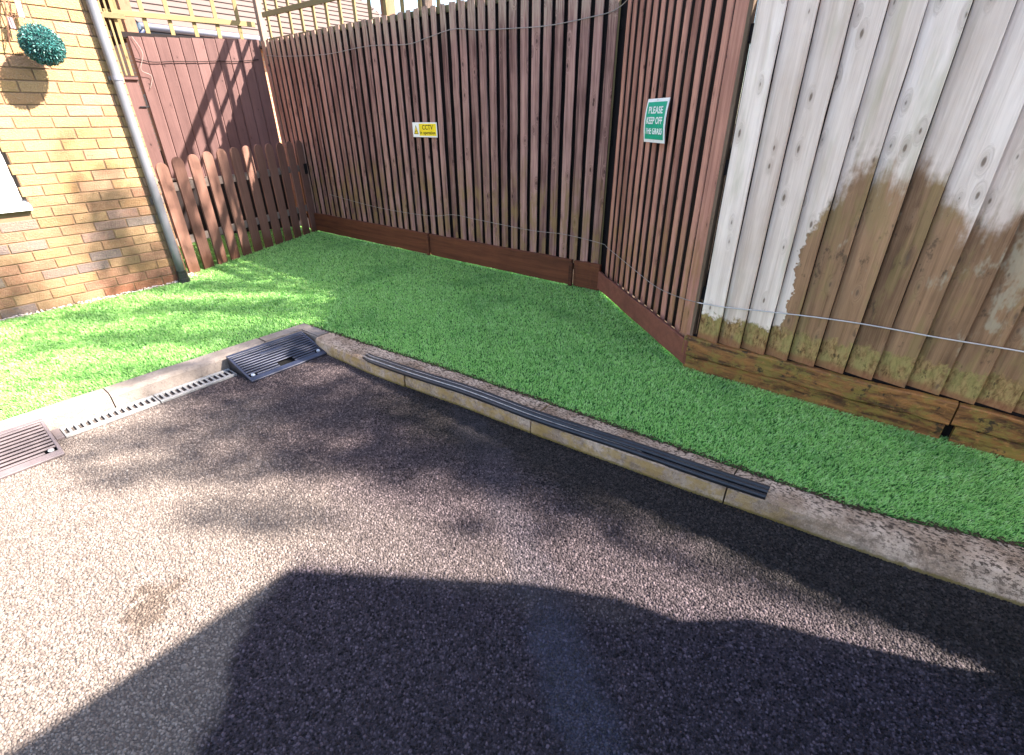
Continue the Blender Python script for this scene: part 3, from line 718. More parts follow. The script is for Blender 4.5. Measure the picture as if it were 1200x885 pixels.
# ------------------------------------------------------------------ picket fence
A = Vector((-5.34, 1.70, 0)); B = Vector((-6.20, 3.57, 0)); d = (B - A).normalized(); nrm = Vector((d.y, -d.x, 0))   # nrm faces the lawn
pk = empty('picket_fence', A, label='low brown picket fence with round topped pickets beside the brick wall', cat='picket fence')
for i in range(12):
    s = .035 + i * .183; base = A + d * s; h = .018 + (.975, 1.01, 1.02, 1.035, 1.05, 1.055, 1.06, 1.065, 1.065, 1.07, 1.075, 1.08)[i]; wd = .126; t = .018
    mb = MB(); prof = [(-wd/2, 0)]; prof = [(-wd/2, .0), (wd/2, .0), (wd/2, h - wd/2)] + [(wd/2 * math.cos(a), h - wd/2 + wd/2 * math.sin(a)) for a in [math.pi * k / 10 for k in range(1, 10)]] + [(-wd/2, h - wd/2)]
    ln = random.uniform(-.006, .006); m_ = len(prof)
    vs = [base + d * (x + ln * z) + Vector((0, 0, z - .01)) + nrm * (.0) for x, z in prof] + [base + d * (x + ln * z) + Vector((0, 0, z - .01)) + nrm * t for x, z in prof]
    fs = [tuple(range(m_)), tuple(reversed(range(m_, 2*m_)))] + [(k, k + m_, (k+1) % m_ + m_, (k+1) % m_) for k in range(m_)]
    mb.add(vs, fs); o = mb.build('picket', M_picket); bm = bmesh.new(); bm.from_mesh(o.data); bmesh.ops.recalc_face_normals(bm, faces=bm.faces)
    bmesh.ops.bevel(bm, geom=[e for e in bm.edges if len(e.link_faces) == 2 and e.calc_face_angle(0) > 1.2], offset=.002, segments=1, affect='EDGES'); bm.to_mesh(o.data); bm.free(); adopt(pk, o)
for zz, hh in ((.735, .072), (.265, .07)):
    mb = MB(); mb.frame_box(A + Vector((0, 0, zz)), d, (0, 0, 1), nrm, (-.06, 2.10), (0, hh), (-.032, -.001)); o = mb.build('rail', M_rail, bevel=.002); adopt(pk, o)
mb = MB(); mb.frame_box(B + Vector((0, 0, .70)), d, (0, 0, 1), nrm, (.0, .05), (0, .12), (-.05, .03)); o = mb.build('fixing_block', M_rear); adopt(pk, o)

# ------------------------------------------------------------------ long brown fence
YF = 3.62      # front of the boards
lf = empty('long_brown_fence', (-4.3, YF, 0), label='long dark brown vertical board fence carrying the yellow sign, above the lawn', cat='fence')
x = -6.695; ZT = 2.135; nrmf = (0, -1, 0); k = 0
while x < -2.0:
    wd = random.uniform(.060, .070) if x < -3.6 else random.uniform(.068, .080)
    p = .1085
    top = ZT + .045 * (x + 6.7) / 4.7 + random.uniform(-.007, .007)
    b = plank((x, YF + .018, .19), (0, 0, 1), (1, 0, 0), nrmf, top - .19, wd, .009, seg=9, jit=.002, ch=.002, lean=random.uniform(-.004, .004), top=random.uniform(-.006, .006), bow=random.uniform(-.002, .002))
    o = b.build('board', M_brown); adopt(lf, o)
    if k % 1 == 0 and x < -2.1:
        r0 = x + .045 + random.uniform(0, .002); wr = p + .004
        if random.random() < .20: wr -= random.uniform(.006, .010)      # slit of daylight
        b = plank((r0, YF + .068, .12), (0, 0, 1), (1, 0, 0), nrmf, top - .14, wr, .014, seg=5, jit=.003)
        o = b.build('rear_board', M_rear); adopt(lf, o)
    x += p; k += 1
for zz in (.42, 1.12, 1.85):
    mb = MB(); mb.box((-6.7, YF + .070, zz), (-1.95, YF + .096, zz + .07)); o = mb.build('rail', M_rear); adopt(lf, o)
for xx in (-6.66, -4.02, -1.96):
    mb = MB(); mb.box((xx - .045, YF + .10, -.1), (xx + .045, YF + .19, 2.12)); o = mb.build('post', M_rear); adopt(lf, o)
for (xa, xb) in ((-6.35, -4.015), (-3.985, -2.205), (-2.175, -1.925)):
    b = plank((xa, YF + .006, .0), (1, 0, 0), (0, 0, 1), nrmf, xb - xa, .222, .030, seg=14, jit=.0025, ch=.004); o = b.build('gravel_board', M_gravel_red); adopt(lf, o)
for xx in (-4.0, -2.19):
    mb = MB(); mb.box((xx - .022, YF - .052, .0), (xx + .014, YF - .026, .20)); o = mb.build('cleat', M_gravel_red, bevel=.003); adopt(lf, o)

def trellis(name, O, u, n, L, zb, rails, pitch, top, label, mr, mv, first=.08, skip=()):
    """battens and rails standing on the fence top"""
    O, u, n = Vector(O), Vector(u).normalized(), Vector(n).normalized(); root = empty(name, O, label=label, cat='trellis', group='treated pine trellises on the fence tops'); s = first; i = 0
    while s < L:
        if i not in skip:
            b = plank(O + u * (s - .020) + Vector((0, 0, zb)), (0, 0, 1), u, n, top - zb, .041, .016, seg=4, jit=.001); o = b.build('batten', mv); adopt(root, o)
        s += pitch; i += 1
    for r in rails:
        mb = MB(); mb.frame_box(O + Vector((0, 0, r)), u, (0, 0, 1), n, (0, L), (-.025, .025), (.018, .038)); o = mb.build('rail', mr, bevel=.002); adopt(root, o)
    return root
trellis('trellis', (-6.60, YF + .075, 0), (1, 0, 0), (0, -1, 0), 4.6, 2.04, (2.132, 2.385, 2.665, 2.735), .235, 2.76, 'treated pine trellis standing on top of the long brown fence', M_pinex, M_pine, .06)  # lowest rail is added, mostly hidden, to straighten the cast shadow edge

# back fence, across the end behind the pickets
C0 = Vector((-6.73, 3.62, 0)); C1 = Vector((-7.06, 2.37, 0)); du = (C1 - C0).normalized(); Lb = (C1 - C0).length; nb = Vector((-du.y, du.x, 0))
if nb.dot(Vector((0, 0, 0)) - C0) < 0: nb = -nb
DP = []
bf = empty('back_fence', C0, label='smooth pinkish brown board fence behind the pickets, crossed by a lattice shadow', cat='fence')
s = .0; k = 0
while s < Lb - .06:
    wd = .128; tz = 2.15 - .055 * s / Lb
    b = plank(C0 + du * s + Vector((0, 0, .0)), (0, 0, 1), du, nb, tz, .1175, .022, .020, seg=7, jit=.0006, ch=.008); o = b.build('board', M_brown_back); adopt(bf, o); s += .1185; k += 1
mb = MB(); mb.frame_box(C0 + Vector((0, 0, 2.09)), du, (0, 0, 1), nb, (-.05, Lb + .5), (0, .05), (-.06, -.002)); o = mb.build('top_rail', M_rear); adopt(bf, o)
mb = MB(); mb.frame_box(C0 + Vector((0, 0, 0)), du, (0, 0, 1), nb, (Lb + .02, Lb + .55), (-.1, 1.0), (-.09, -.07)); o = mb.build('added_rear_sheet', M_rear); adopt(bf, o)  # added black sheet, darkens the gap beside the gate
O = C0 + nb * -.03; trellis('trellis', O, du, nb, Lb + .35, 2.08, (2.30,), .232, 2.75, 'pale treated pine trellis above the back fence at top left', M_piney, M_pine, .17)
mb = MB(); mb.frame_box(C0, du, (0, 0, 1), nb, (-.02, Lb + .5), (.0, .68), (.030, .045)); o = mb.build('dark_lower_panel', M_rear); adopt(bf, o)  # near-black panel across the lower back fence
mb = MB(); mb.frame_box(C0 + Vector((0, 0, .68)), du, (0, 0, 1), nb, (-.02, Lb + .5), (.0, .022), (.028, .060)); o = mb.build('capping_strip', M_rail, bevel=.002); adopt(bf, o)
mb = MB(); mb.frame_box(C0, du, (0, 0, 1), nb, (-.11, .02), (.0, 1.0), (.01, .028)); o = mb.build('corner_strip', M_rear); adopt(bf, o)
# side gate leaf with a lower top, next to the house corner
gt = empty('side_gate', C1 + du * .10, label='lower brown gate board with metal latch beside the downpipe', cat='gate')
for q in range(3):
    b = plank(C1 + du * (.040 + q * .15), (0, 0, 1), du, nb, 1.715, .146, .024, seg=5, jit=.0008); o = b.build('board', M_brown_back); adopt(gt, o)
mb = MB(); mb.frame_box(C1 + Vector((0, 0, 1.44)), du, (0, 0, 1), nb, (.01, .10), (0, .012), (.026, .036)); mb.frame_box(C1 + Vector((0, 0, 1.45)), du, (0, 0, 1), nb, (.015, .030), (0, .12), (.026, .034)); o = mb.build('latch', M_black, bevel=.002); adopt(gt, o)
mb = MB(); mb.frame_box(C1 + Vector((0, 0, 1.705)), du, (0, 0, 1), nb, (.03, .50), (0, .022), (-.02, .045)); o = mb.build('top_cap', M_brown_back); adopt(gt, o)
# bundle of leaning battens above the gate
tb = empty('upright_battens', C1 + du * .1, label='cluster of upright treated pine battens above the side gate', cat='timber battens')
for q, (s_, z0_, w2, zt_, mt) in enumerate(((.06, 1.74, .030, 2.9, M_pine), (.115, 1.74, .018, 2.9, M_pinex), (.155, 1.73, .022, 2.9, M_pine), (.21, 1.73, .022, 2.9, M_postpale), (.26, 1.72, .02, 2.9, M_pine))):
    b = plank(C1 + du * s_ + nb * (.03 + .01 * (q % 2)) + Vector((0, 0, z0_)), (0, 0, 1), du, nb, zt_ - z0_, w2, .016, seg=4, jit=.0015, lean=-.02 + .01 * q); o = b.build('batten', mt); adopt(tb, o)
mb = MB(); mb.frame_box(C1 + Vector((0, 0, 2.24)), du, (0, 0, 1), nb, (-.02, .36), (0, .05), (.046, .07)); o = mb.build('rail', M_pinex, bevel=.002); adopt(tb, o)

def post(x, y, z0, z1, w_, mat, label, name='trellis_post'):
    mb = MB(); mb.box((x - w_/2, y - w_/2, z0), (x + w_/2, y + w_/2, z1)); o = mb.build(name, mat, bevel=.003); tag(o, label, 'post', 'timber posts carrying the trellis'); return o
post(-6.765, 3.72, -.1, 2.95, .07, M_postpale, 'pale square corner post where the back fence meets the long fence')
post(-4.50, 3.78, 0, 2.95, .10, M_post, 'orange brown post behind the long fence, left of the two pale posts')
post(-3.96, 3.76, 0, 2.95, .095, M_postpale, 'pale post behind the long fence next to the patch of sky')
post(-7.32, 2.50, 0, 3.2, .11, M_post, 'pinkish orange post rising above the back fence near the house corner')

# ------------------------------------------------------------------ middle (diagonal) fence
A = Vector((-1.93, 3.665, 0)); B = Vector((-.815, 2.705, 0)); dm = (B - A).normalized(); nm = Vector((dm.y, -dm.x, 0)); Lm = (B - A).length
mf = empty('diagonal_brown_fence', A, label='reddish brown slatted fence set diagonally, carrying the green sign', cat='fence')
s = .03; p = .1025
while s < Lm - .11:
    wd = random.uniform(.051, .059)
    b = plank(A + dm * s + Vector((0, 0, .12)) - nm * .018, (0, 0, 1), dm, nm, 2.10 - .12 + random.uniform(-.01, .01), wd, .007, seg=8, jit=.0016, lean=random.uniform(-.004, .004)); o = b.build('board', M_brown_mid); adopt(mf, o)
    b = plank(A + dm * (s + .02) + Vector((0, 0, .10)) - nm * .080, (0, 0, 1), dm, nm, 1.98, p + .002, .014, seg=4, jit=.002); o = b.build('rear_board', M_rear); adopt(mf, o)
    s += p
b = plank(A + dm * (Lm - .108) + Vector((0, 0, .05)) - nm * .012, (0, 0, 1), dm, nm, 2.10, .106, .022, seg=6, jit=.001); o = b.build('end_board', M_brown_mid); adopt(mf, o)
for zz in (.45, 1.1, 1.8):
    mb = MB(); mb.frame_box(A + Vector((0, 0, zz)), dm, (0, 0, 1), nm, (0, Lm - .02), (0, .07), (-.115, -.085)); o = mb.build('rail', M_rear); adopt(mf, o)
b = plank(A + dm * .02 + nm * .012, dm, (0, 0, 1), nm + Vector((0, 0, .45)), Lm + .02, .150, .045, seg=10, jit=.004, ch=.006); o = b.build('gravel_board', M_gravel_mid); adopt(mf, o)
mb = MB(); mb.box((-1.99, 3.70, -.1), (-1.80, 3.78, 2.10)); o = mb.build('corner_light_stop', M_rear); adopt(mf, o)  # filler post, widened to block a streak of sunlight at the corner
b = plank(A - dm * .030 + Vector((0, 0, .14)) + nm * .020, (0, 0, 1), dm, nm, 2.0, .016, .028, seg=5, jit=.001); o = b.build('corner_batten', M_pine); tag(o, 'thin yellowish upright batten in the corner between the two brown fences', 'batten')

# ------------------------------------------------------------------ pale fence
YP = 2.70
pf = empty('pale_weathered_fence', (0, YP, 0), label='pale weathered overlapping board fence with a brown wet stain, at right', cat='fence')
edges = [-.785, -.665, -.542, -.418, -.304, -.180, -.050, .068, .196, .322, .442, .562, .688]
while edges[-1] < 4.1: edges.append(edges[-1] + .123)
zb = lambda x: .172 + .018 * min(1, max(0, (x + .8) / .9))
for i in range(len(edges) - 1):
    xa, xb = edges[i], edges[i+1]; seg = 10 if xa < 1 else 2
    # left side tucked behind the previous board, right side proud
    O = Vector((xa + .008, YP + .010, zb(xa) + random.uniform(-.004, .004)))
    b = plank(O, (0, 0, 1), Vector((1, -.13, 0)), (0, -1, 0), 1.80 - .18, xb - xa - .001, .006, .021, seg=seg, jit=.0014, ch=.0015, lean=-.008); o = b.build('board', M_pale); adopt(pf, o)
for zz in (.40, 1.05, 1.6):
    mb = MB(); mb.box((-.80, YP + .012, zz), (4.1, YP + .05, zz + .07)); o = mb.build('rail', M_rear); adopt(pf, o)
mb = MB(); mb.box((-.818, YP - .012, -.05), (-.803, YP + .06, 1.82)); o = mb.build('post', wood('greenish_post_edge', (.26, .17, .12), (.12, .08, .05))); adopt(pf, o)
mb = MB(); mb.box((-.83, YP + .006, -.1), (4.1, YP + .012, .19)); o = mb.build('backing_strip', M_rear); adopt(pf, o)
mb = MB(); mb.box((-.80, YP + .052, .1), (4.1, YP + .064, 1.78)); o = mb.build('added_rear_sheet', M_rear); adopt(pf, o)  # added sheet, blocks sunlight through the board gaps
for (xa, xb) in ((-.835, .399), (.405, 1.9), (1.91, 4.1)):
    b = plank((xa, YP - .012, .075), (1, 0, 0), (0, 0, 1), (0, -1, 0), xb - xa, .105, .042, .036, seg=16, jit=.005, ch=.006); o = b.build('gravel_board', M_moss); adopt(pf, o)
    b = plank((xa + .02, YP - .008, -.03), (1, 0, 0), (0, 0, 1), (0, -1, 0), xb - xa - .03, .102, .040, .040, seg=16, jit=.006, ch=.008); o = b.build('gravel_board', M_moss); adopt(pf, o)

# ------------------------------------------------------------------ cables
def cable(name, pts, r, mat, label, sub=6):
    P = [Vector(p) for p in pts]; Q = []
    for i in range(len(P) - 1):
        p0, p1, p2, p3 = P[max(i-1, 0)], P[i], P[i+1], P[min(i+2, len(P)-1)]
        for k in range(sub):
            t = k / sub; Q.append(.5 * ((2*p1) + (-p0+p2)*t + (2*p0-5*p1+4*p2-p3)*t*t + (-p0+3*p1-3*p2+p3)*t**3))
    Q.append(P[-1]); mb = MB(); mb.tube(Q, r, 6); o = mb.build(name, mat, smooth=True); tag(o, label, 'cable'); return o
yc = YF - .008
cable('cable', [(-6.6, yc, 1.99), (-6.24, yc, 1.957), (-5.39, yc, 1.92), (-4.66, yc, 1.94), (-4.09, yc, 1.912), (-3.81, yc, 1.94), (-3.49, yc, 1.974), (-3.2, yc, 1.943), (-2.85, yc, 1.923), (-2.52, yc, 1.91), (-2.16, yc, 1.926), (-1.95, yc - .01, 1.95), (-1.70, yc - .19, 2.02), (-1.5, yc - .37, 2.05)], .0030, M_wire, 'thin grey cable pinned along the top of the long brown fence')
cable('cable', [(-5.774, yc, .485), (-4.86, yc, .416), (-4.0, yc, .408), (-3.63, yc, .454), (-3.28, yc, .441), (-2.66, yc, .417), (-2.3, yc, .425), (-1.93, yc - .02, .402), (-1.86, 3.59, .373), (-1.505, 3.285, .345), (-1.19, 3.01, .327), (-.95, 2.80, .358), (-.80, 2.68, .39)], .0024, M_wire, 'thin grey cable sagging low across both brown fences')
cable('cable', [(-.80, 2.672, .392), (-.65, 2.672, .398), (-.44, 2.668, .421), (-.21, 2.668, .442), (0, 2.668, .453), (.24, 2.668, .456), (.51, 2.668, .465), (.9, 2.668, .47), (1.6, 2.67, .45)], .0032, M_wirew, 'pale cable stretched low across the weathered fence')
nbv = nb * .036
cable('cable', [C1 + nbv + Vector((0, 0, 1.90)), C1 - du * .15 + nbv + Vector((0, 0, 1.875)), C1 - du * .35 + nbv + Vector((0, 0, 1.89)), C1 - du * .6 + nbv + Vector((0, 0, 1.90)), C1 - du * .8 + nbv + Vector((0, 0, 1.915)), C1 - du * 1.0 + nbv + Vector((0, 0, 1.92)), C0 + nbv + du * .05 + Vector((0, 0, 1.95))], .004, M_rear, 'thin dark cable crossing the back fence near its top')
cable('cable', [C1 - du * .03 + nbv + Vector((0, 0, 2.10)), C1 - du * .08 + nbv * 1.4 + Vector((0, 0, 1.95)), C1 - du * .02 + nbv * 1.6 + Vector((0, 0, 1.80)), C1 - du * .10 + nbv * 1.2 + Vector((0, 0, 1.74)), C1 - du * .05 + nbv + Vector((0, 0, 1.62))], .0022, M_wire, 'loose thin wire loop hanging on the back fence beside the gate latch')

# ------------------------------------------------------------------ signs
def text_mesh(txt, size, mat, parent, o, u, v, n, align='CENTER', width=None, sx=1, bold=.0):
    cu = bpy.data.curves.new('lettering', 'FONT'); cu.body = txt; cu.size = size; cu.align_x = align; cu.extrude = .0004; cu.offset = bold; cu.resolution_u = 3
    tmp = bpy.data.objects.new('tmp', cu); COL.objects.link(tmp); bpy.context.view_layer.update()
    me = bpy.data.meshes.new_from_object(tmp); bpy.data.objects.remove(tmp)
    me.materials.clear(); me.materials.append(mat)
    xs = [vv.co.x for vv in me.vertices]; k = sx if width is None else width / (max(xs) - min(xs))
    o, u, v, n = Vector(o), Vector(u), Vector(v), Vector(n)
    for vv in me.vertices: c = vv.co.copy(); vv.co = o + u * (c.x * k) + v * c.y + n * c.z
    ob = link('lettering', me); adopt(parent, ob); return ob
# CCTV sign on the long fence
ys = YF - .012; sx0, sx1, sz0, sz1 = -4.108, -3.768, 1.150, 1.278
sg = empty('cctv_sign', ((sx0 + sx1) / 2, ys, sz0), label='small white and yellow CCTV warning sign on the long brown fence', cat='sign')
mb = MB(); mb.box((sx0, ys, sz0), (sx1, ys + .004, sz1)); o = mb.build('panel', M_signw); adopt(sg, o)
mb = MB(); mb.box((sx0 + .093, ys - .0006, sz0 + .012), (sx1 - .010, ys + .0004, sz1 - .012)); o = mb.build('yellow_field', M_signy); adopt(sg, o)
def tri(cx, cz, w_, h, y, mat, name):
    mb = MB(); mb.add([(cx - w_/2, y, cz), (cx + w_/2, y, cz), (cx, y, cz + h)], [(0, 1, 2)]); o = mb.build(name, mat); adopt(sg, o)
tri(sx0 + .048, sz0 + .026, .064, .080, ys - .0008, M_ink, 'warning_triangle'); tri(sx0 + .048, sz0 + .0315, .048, .062, ys - .0014, M_signy, 'warning_triangle_inner')
mb = MB(); mb.frame_box((sx0 + .040, ys - .0020, sz0 + .046), (1, 0, .25), (-.25, 0, 1), (0, -1, 0), (0, .018), (0, .009), (0, .0004)); mb.frame_box((sx0 + .038, ys - .0020, sz0 + .036), (1, 0, 0), (0, 0, 1), (0, -1, 0), (0, .004), (0, .014), (0, .0004)); o = mb.build('camera_symbol', M_ink); adopt(sg, o)
cx = (sx0 + .093 + sx1 - .010) / 2
text_mesh('CCTV', .058, M_ink, sg, (cx, ys - .0012, sz0 + .066), (1, 0, 0), (0, 0, 1), (0, -1, 0), width=.150, bold=.0006)
text_mesh('in operation', .040, M_ink, sg, (cx, ys - .0012, sz0 + .026), (1, 0, 0), (0, 0, 1), (0, -1, 0), width=.212, bold=.0006)
# PLEASE KEEP OFF THE GRASS sign on the diagonal fence
def on_mid(px, py):
    v = (R_ * ((px - 600) / 569.14) + U_ * ((442.5 - py) / 569.14) + F_); o_ = Vector((0, 0, 1.31)); t = (A + nm * .016 - o_).dot(nm) / v.dot(nm); return o_ + v * t
a0 = on_mid(760, 117); a1 = on_mid(785.5, 114); c0 = on_mid(756, 166)
u0 = (a0 - A).dot(dm); u1 = (a1 - A).dot(dm); W_ = u1 - u0; zt_, zb_ = 1.408, 1.168
O = A + dm * u0 + nm * .014; O.z = zb_
gs = empty('green_sign', O, label='green sign with white lettering asking people to keep off the grass', cat='sign')
H_ = zt_ - zb_
bow = lambda k: .012 * (k * k) 
def curved(a, b, c, e, off, mat, name, th=.0015):
    mb = MB(); N = 8; vs = []
    for i in range(N + 1):
        z = c + (e - c) * i / N; q = off + .012 * math.sin(math.pi * z / H_)
        for s in (a, b):
            for t in (0, th): vs.append(O + dm * s + Vector((0, 0, z)) + nm * (q - t))
    fs = []
    for i in range(N):
        r = i * 4; fs += [(r, r+2, r+6, r+4), (r+1, r+5, r+7, r+3), (r, r+4, r+5, r+1), (r+2, r+3, r+7, r+6)]
    fs += [(0, 1, 3, 2), (N*4, N*4+2, N*4+3, N*4+1)]
    mb.add(vs, fs); o = mb.build(name, mat); bm = bmesh.new(); bm.from_mesh(o.data); bmesh.ops.recalc_face_normals(bm, faces=bm.faces); bm.to_mesh(o.data); bm.free(); adopt(gs, o)
curved(0, W_, 0, H_, .003, M_signw, 'panel', .003); curved(.018, W_ - .018, .018, H_ - .018, .0045, M_signg, 'green_field', .001)
for row, (tx, wf_) in enumerate((('PLEASE', .66), ('KEEP OFF', .74), ('THE GRASS', .80))):
    zc = H_ * (.67 - .235 * row); q = .0045 + .012 * math.sin(math.pi * (zc + .015) / H_)
    text_mesh(tx, .052, M_signw, gs, O + dm * (W_ / 2) + Vector((0, 0, zc)) + nm * (q + .001), dm, (0, 0, 1), nm, width=W_ * wf_, bold=.0012)
for zz in (.009, H_ - .009):
    c = O + dm * (W_ * .5) + Vector((0, 0, zz)) + nm * .006; mb = MB(); mb.tube([c, c + nm * .003], .003, 8); o = mb.build('screw', M_screw); adopt(gs, o)

# ------------------------------------------------------------------ topiary ball and hanging ornament
cb = Vector((-4.94, 1.129, 1.766)); RB = .118
ball = empty('topiary_ball', cb, label='round teal green artificial topiary ball hanging in front of the brick wall', cat='topiary ball')
M_leaf = NT('teal_plastic_leaf'); _t = M_leaf.n('ShaderNodeAttribute', attribute_name='tint').outputs['Fac']
M_leaf = M_leaf.out(M_leaf.ramp(_t, [(0, (.004, .03, .03)), (.5, (.014, .095, .088)), (.85, (.05, .20, .18)), (1, (.22, .38, .35))]), .4, .5)
mb = MB(); N = 10
bm = bmesh.new(); bmesh.ops.create_icosphere(bm, subdivisions=3, radius=RB * .86); me = bpy.data.meshes.new('core'); bm.to_mesh(me); bm.free(); me.materials.append(plain('dark_green_core', (.006, .035, .035), .8)); o = link('core', me); o.location = cb; adopt(ball, o)
n = 4200; D = rng.normal(size=(n, 3)); D /= np.linalg.norm(D, axis=1)[:, None]; tan = np.cross(D, rng.normal(size=(n, 3))); tan /= np.linalg.norm(tan, axis=1)[:, None]; bit = np.cross(D, tan)
r0 = RB * rng.uniform(.84, .97, n)[:, None]; L = rng.uniform(.010, .019, n)[:, None]; wl = rng.uniform(.0022, .0040, n)[:, None]
outd = D * .8 + tan * rng.uniform(.2, .9, n)[:, None]; P0 = np.array(cb) + D * r0
V = np.stack([P0 - bit * wl * .4, P0 + bit * wl * .4, P0 + outd * L * .6 + bit * wl, P0 + outd * L, P0 + outd * L * .6 - bit * wl], 1).reshape(-1, 3)
fl = (np.arange(n)[:, None] * 5 + np.arange(5)[None]).ravel(); o = fast_mesh('foliage', V, fl, np.full(n, 5), M_leaf, np.repeat(rng.beta(1.6, 1.5, n), 5)); adopt(ball, o)
mb = MB(); mb.tube([cb + Vector((0, 0, RB * .9)), cb + Vector((0, 0, .9))], .0018, 5); mb.tube([cb + Vector((0, 0, .9)), Vector((XW, cb.y, cb.z + .9))], .006, 6); o = mb.build('hanging_chain', M_black); adopt(ball, o)
M_twig = plain('dark_brown_twig', (.13, .065, .04), .8, .2, var=.5, sc=40); M_slat = plain('purplish_grey_slat', (.21, .16, .17), .7, .2, var=.3)
orn = empty('twig_ornament', (XW + .06, .98, 1.72), label='hanging ornament of dark twigs and wood slats at top left of the brick wall', cat='wall ornament')
def wall_pt(px, py, off): 
    v = (R_ * ((px - 600) / 569.14) + U_ * ((442.5 - py) / 569.14) + F_); t = (XW + off) / v.x; return Vector((0, 0, 1.31)) + v * t
def twig(pts, r, off=.05):
    mb = MB(); mb.tube([wall_pt(a, b, off + random.uniform(-.012, .012)) for a, b in pts], r, 5); o = mb.build('twig', M_twig, smooth=True); adopt(orn, o)
twig([(5, -12), (6, 8), (9, 30), (11, 50), (16, 64)], .0035); twig([(7, -10), (12, 12), (17, 30), (19, 36)], .0040); twig([(4, 2), (9, 14), (13, 22), (20, 34)], .0028)
twig([(17, -8), (20, 6), (22, 14)], .003); twig([(24, -10), (26, 6), (28, 18), (29, 22)], .0032); twig([(18, 20), (12, 28), (9, 38), (9, 48)], .0026)
twig([(9, 22), (15, 17), (22, 21)], .0024); twig([(8, 34), (12, 40), (10, 50)], .0024)
for a_, b_, w2 in (((20, 1), (26, 21), .016), ((11, 20), (16, 34), .014)):
    p0, p1 = wall_pt(*a_, .06), wall_pt(*b_, .06); uu = (p1 - p0); Lq = uu.length; uu.normalize(); vv = uu.cross(Vector((1, 0, 0))).normalized(); mb = MB(); mb.frame_box(p0, uu, vv, (1, 0, 0), (0, Lq), (-w2, w2), (-.004, .004)); o = mb.build('slat', M_slat, bevel=.002); adopt(orn, o)

# ------------------------------------------------------------------ neighbouring houses
def tile_mat():
    m = NT('pinkish_brown_roof_tile'); P = m.pos(); a = m.noise(P, 2, 4, .6); b = m.noise(P, 14, 3)
    return m.out(m.mix(b, m.mix(a, (.088, .063, .055), (.13, .10, .088)), (.107, .08, .07)), .9, .2)
M_tile = tile_mat(); M_dark = plain('dark_tile_edge', (.040, .028, .028), .9, .1); M_gut = plain('white_gutter', (.224, .224, .264), .35, .5, var=.05, sc=2); M_blue = plain('dark_blue_bargeboard', (.024, .032, .072), .4)
M_nbrick = NT('orange_neighbour_brick'); _P = M_nbrick.pos(); _b = M_nbrick.n('ShaderNodeTexBrick'); _mp = M_nbrick.n('ShaderNodeCombineXYZ'); _x = M_nbrick.xyz(_P); M_nbrick.l(_x[1], _mp.inputs[0]); M_nbrick.l(_x[2], _mp.inputs[1]); M_nbrick.l(_mp.outputs[0], _b.inputs['Vector'])
_b.inputs['Scale'].default_value = 1; _b.inputs['Brick Width'].default_value = .225; _b.inputs['Row Height'].default_value = .075; _b.inputs['Mortar Size'].default_value = .006
_b.inputs['Color1'].default_value = (.42, .20, .11, 1); _b.inputs['Color2'].default_value = (.36, .16, .09, 1); _b.inputs['Mortar'].default_value = (.3, .25, .2, 1); M_nbrick = M_nbrick.out(_b.outputs['Color'], .9, .2)
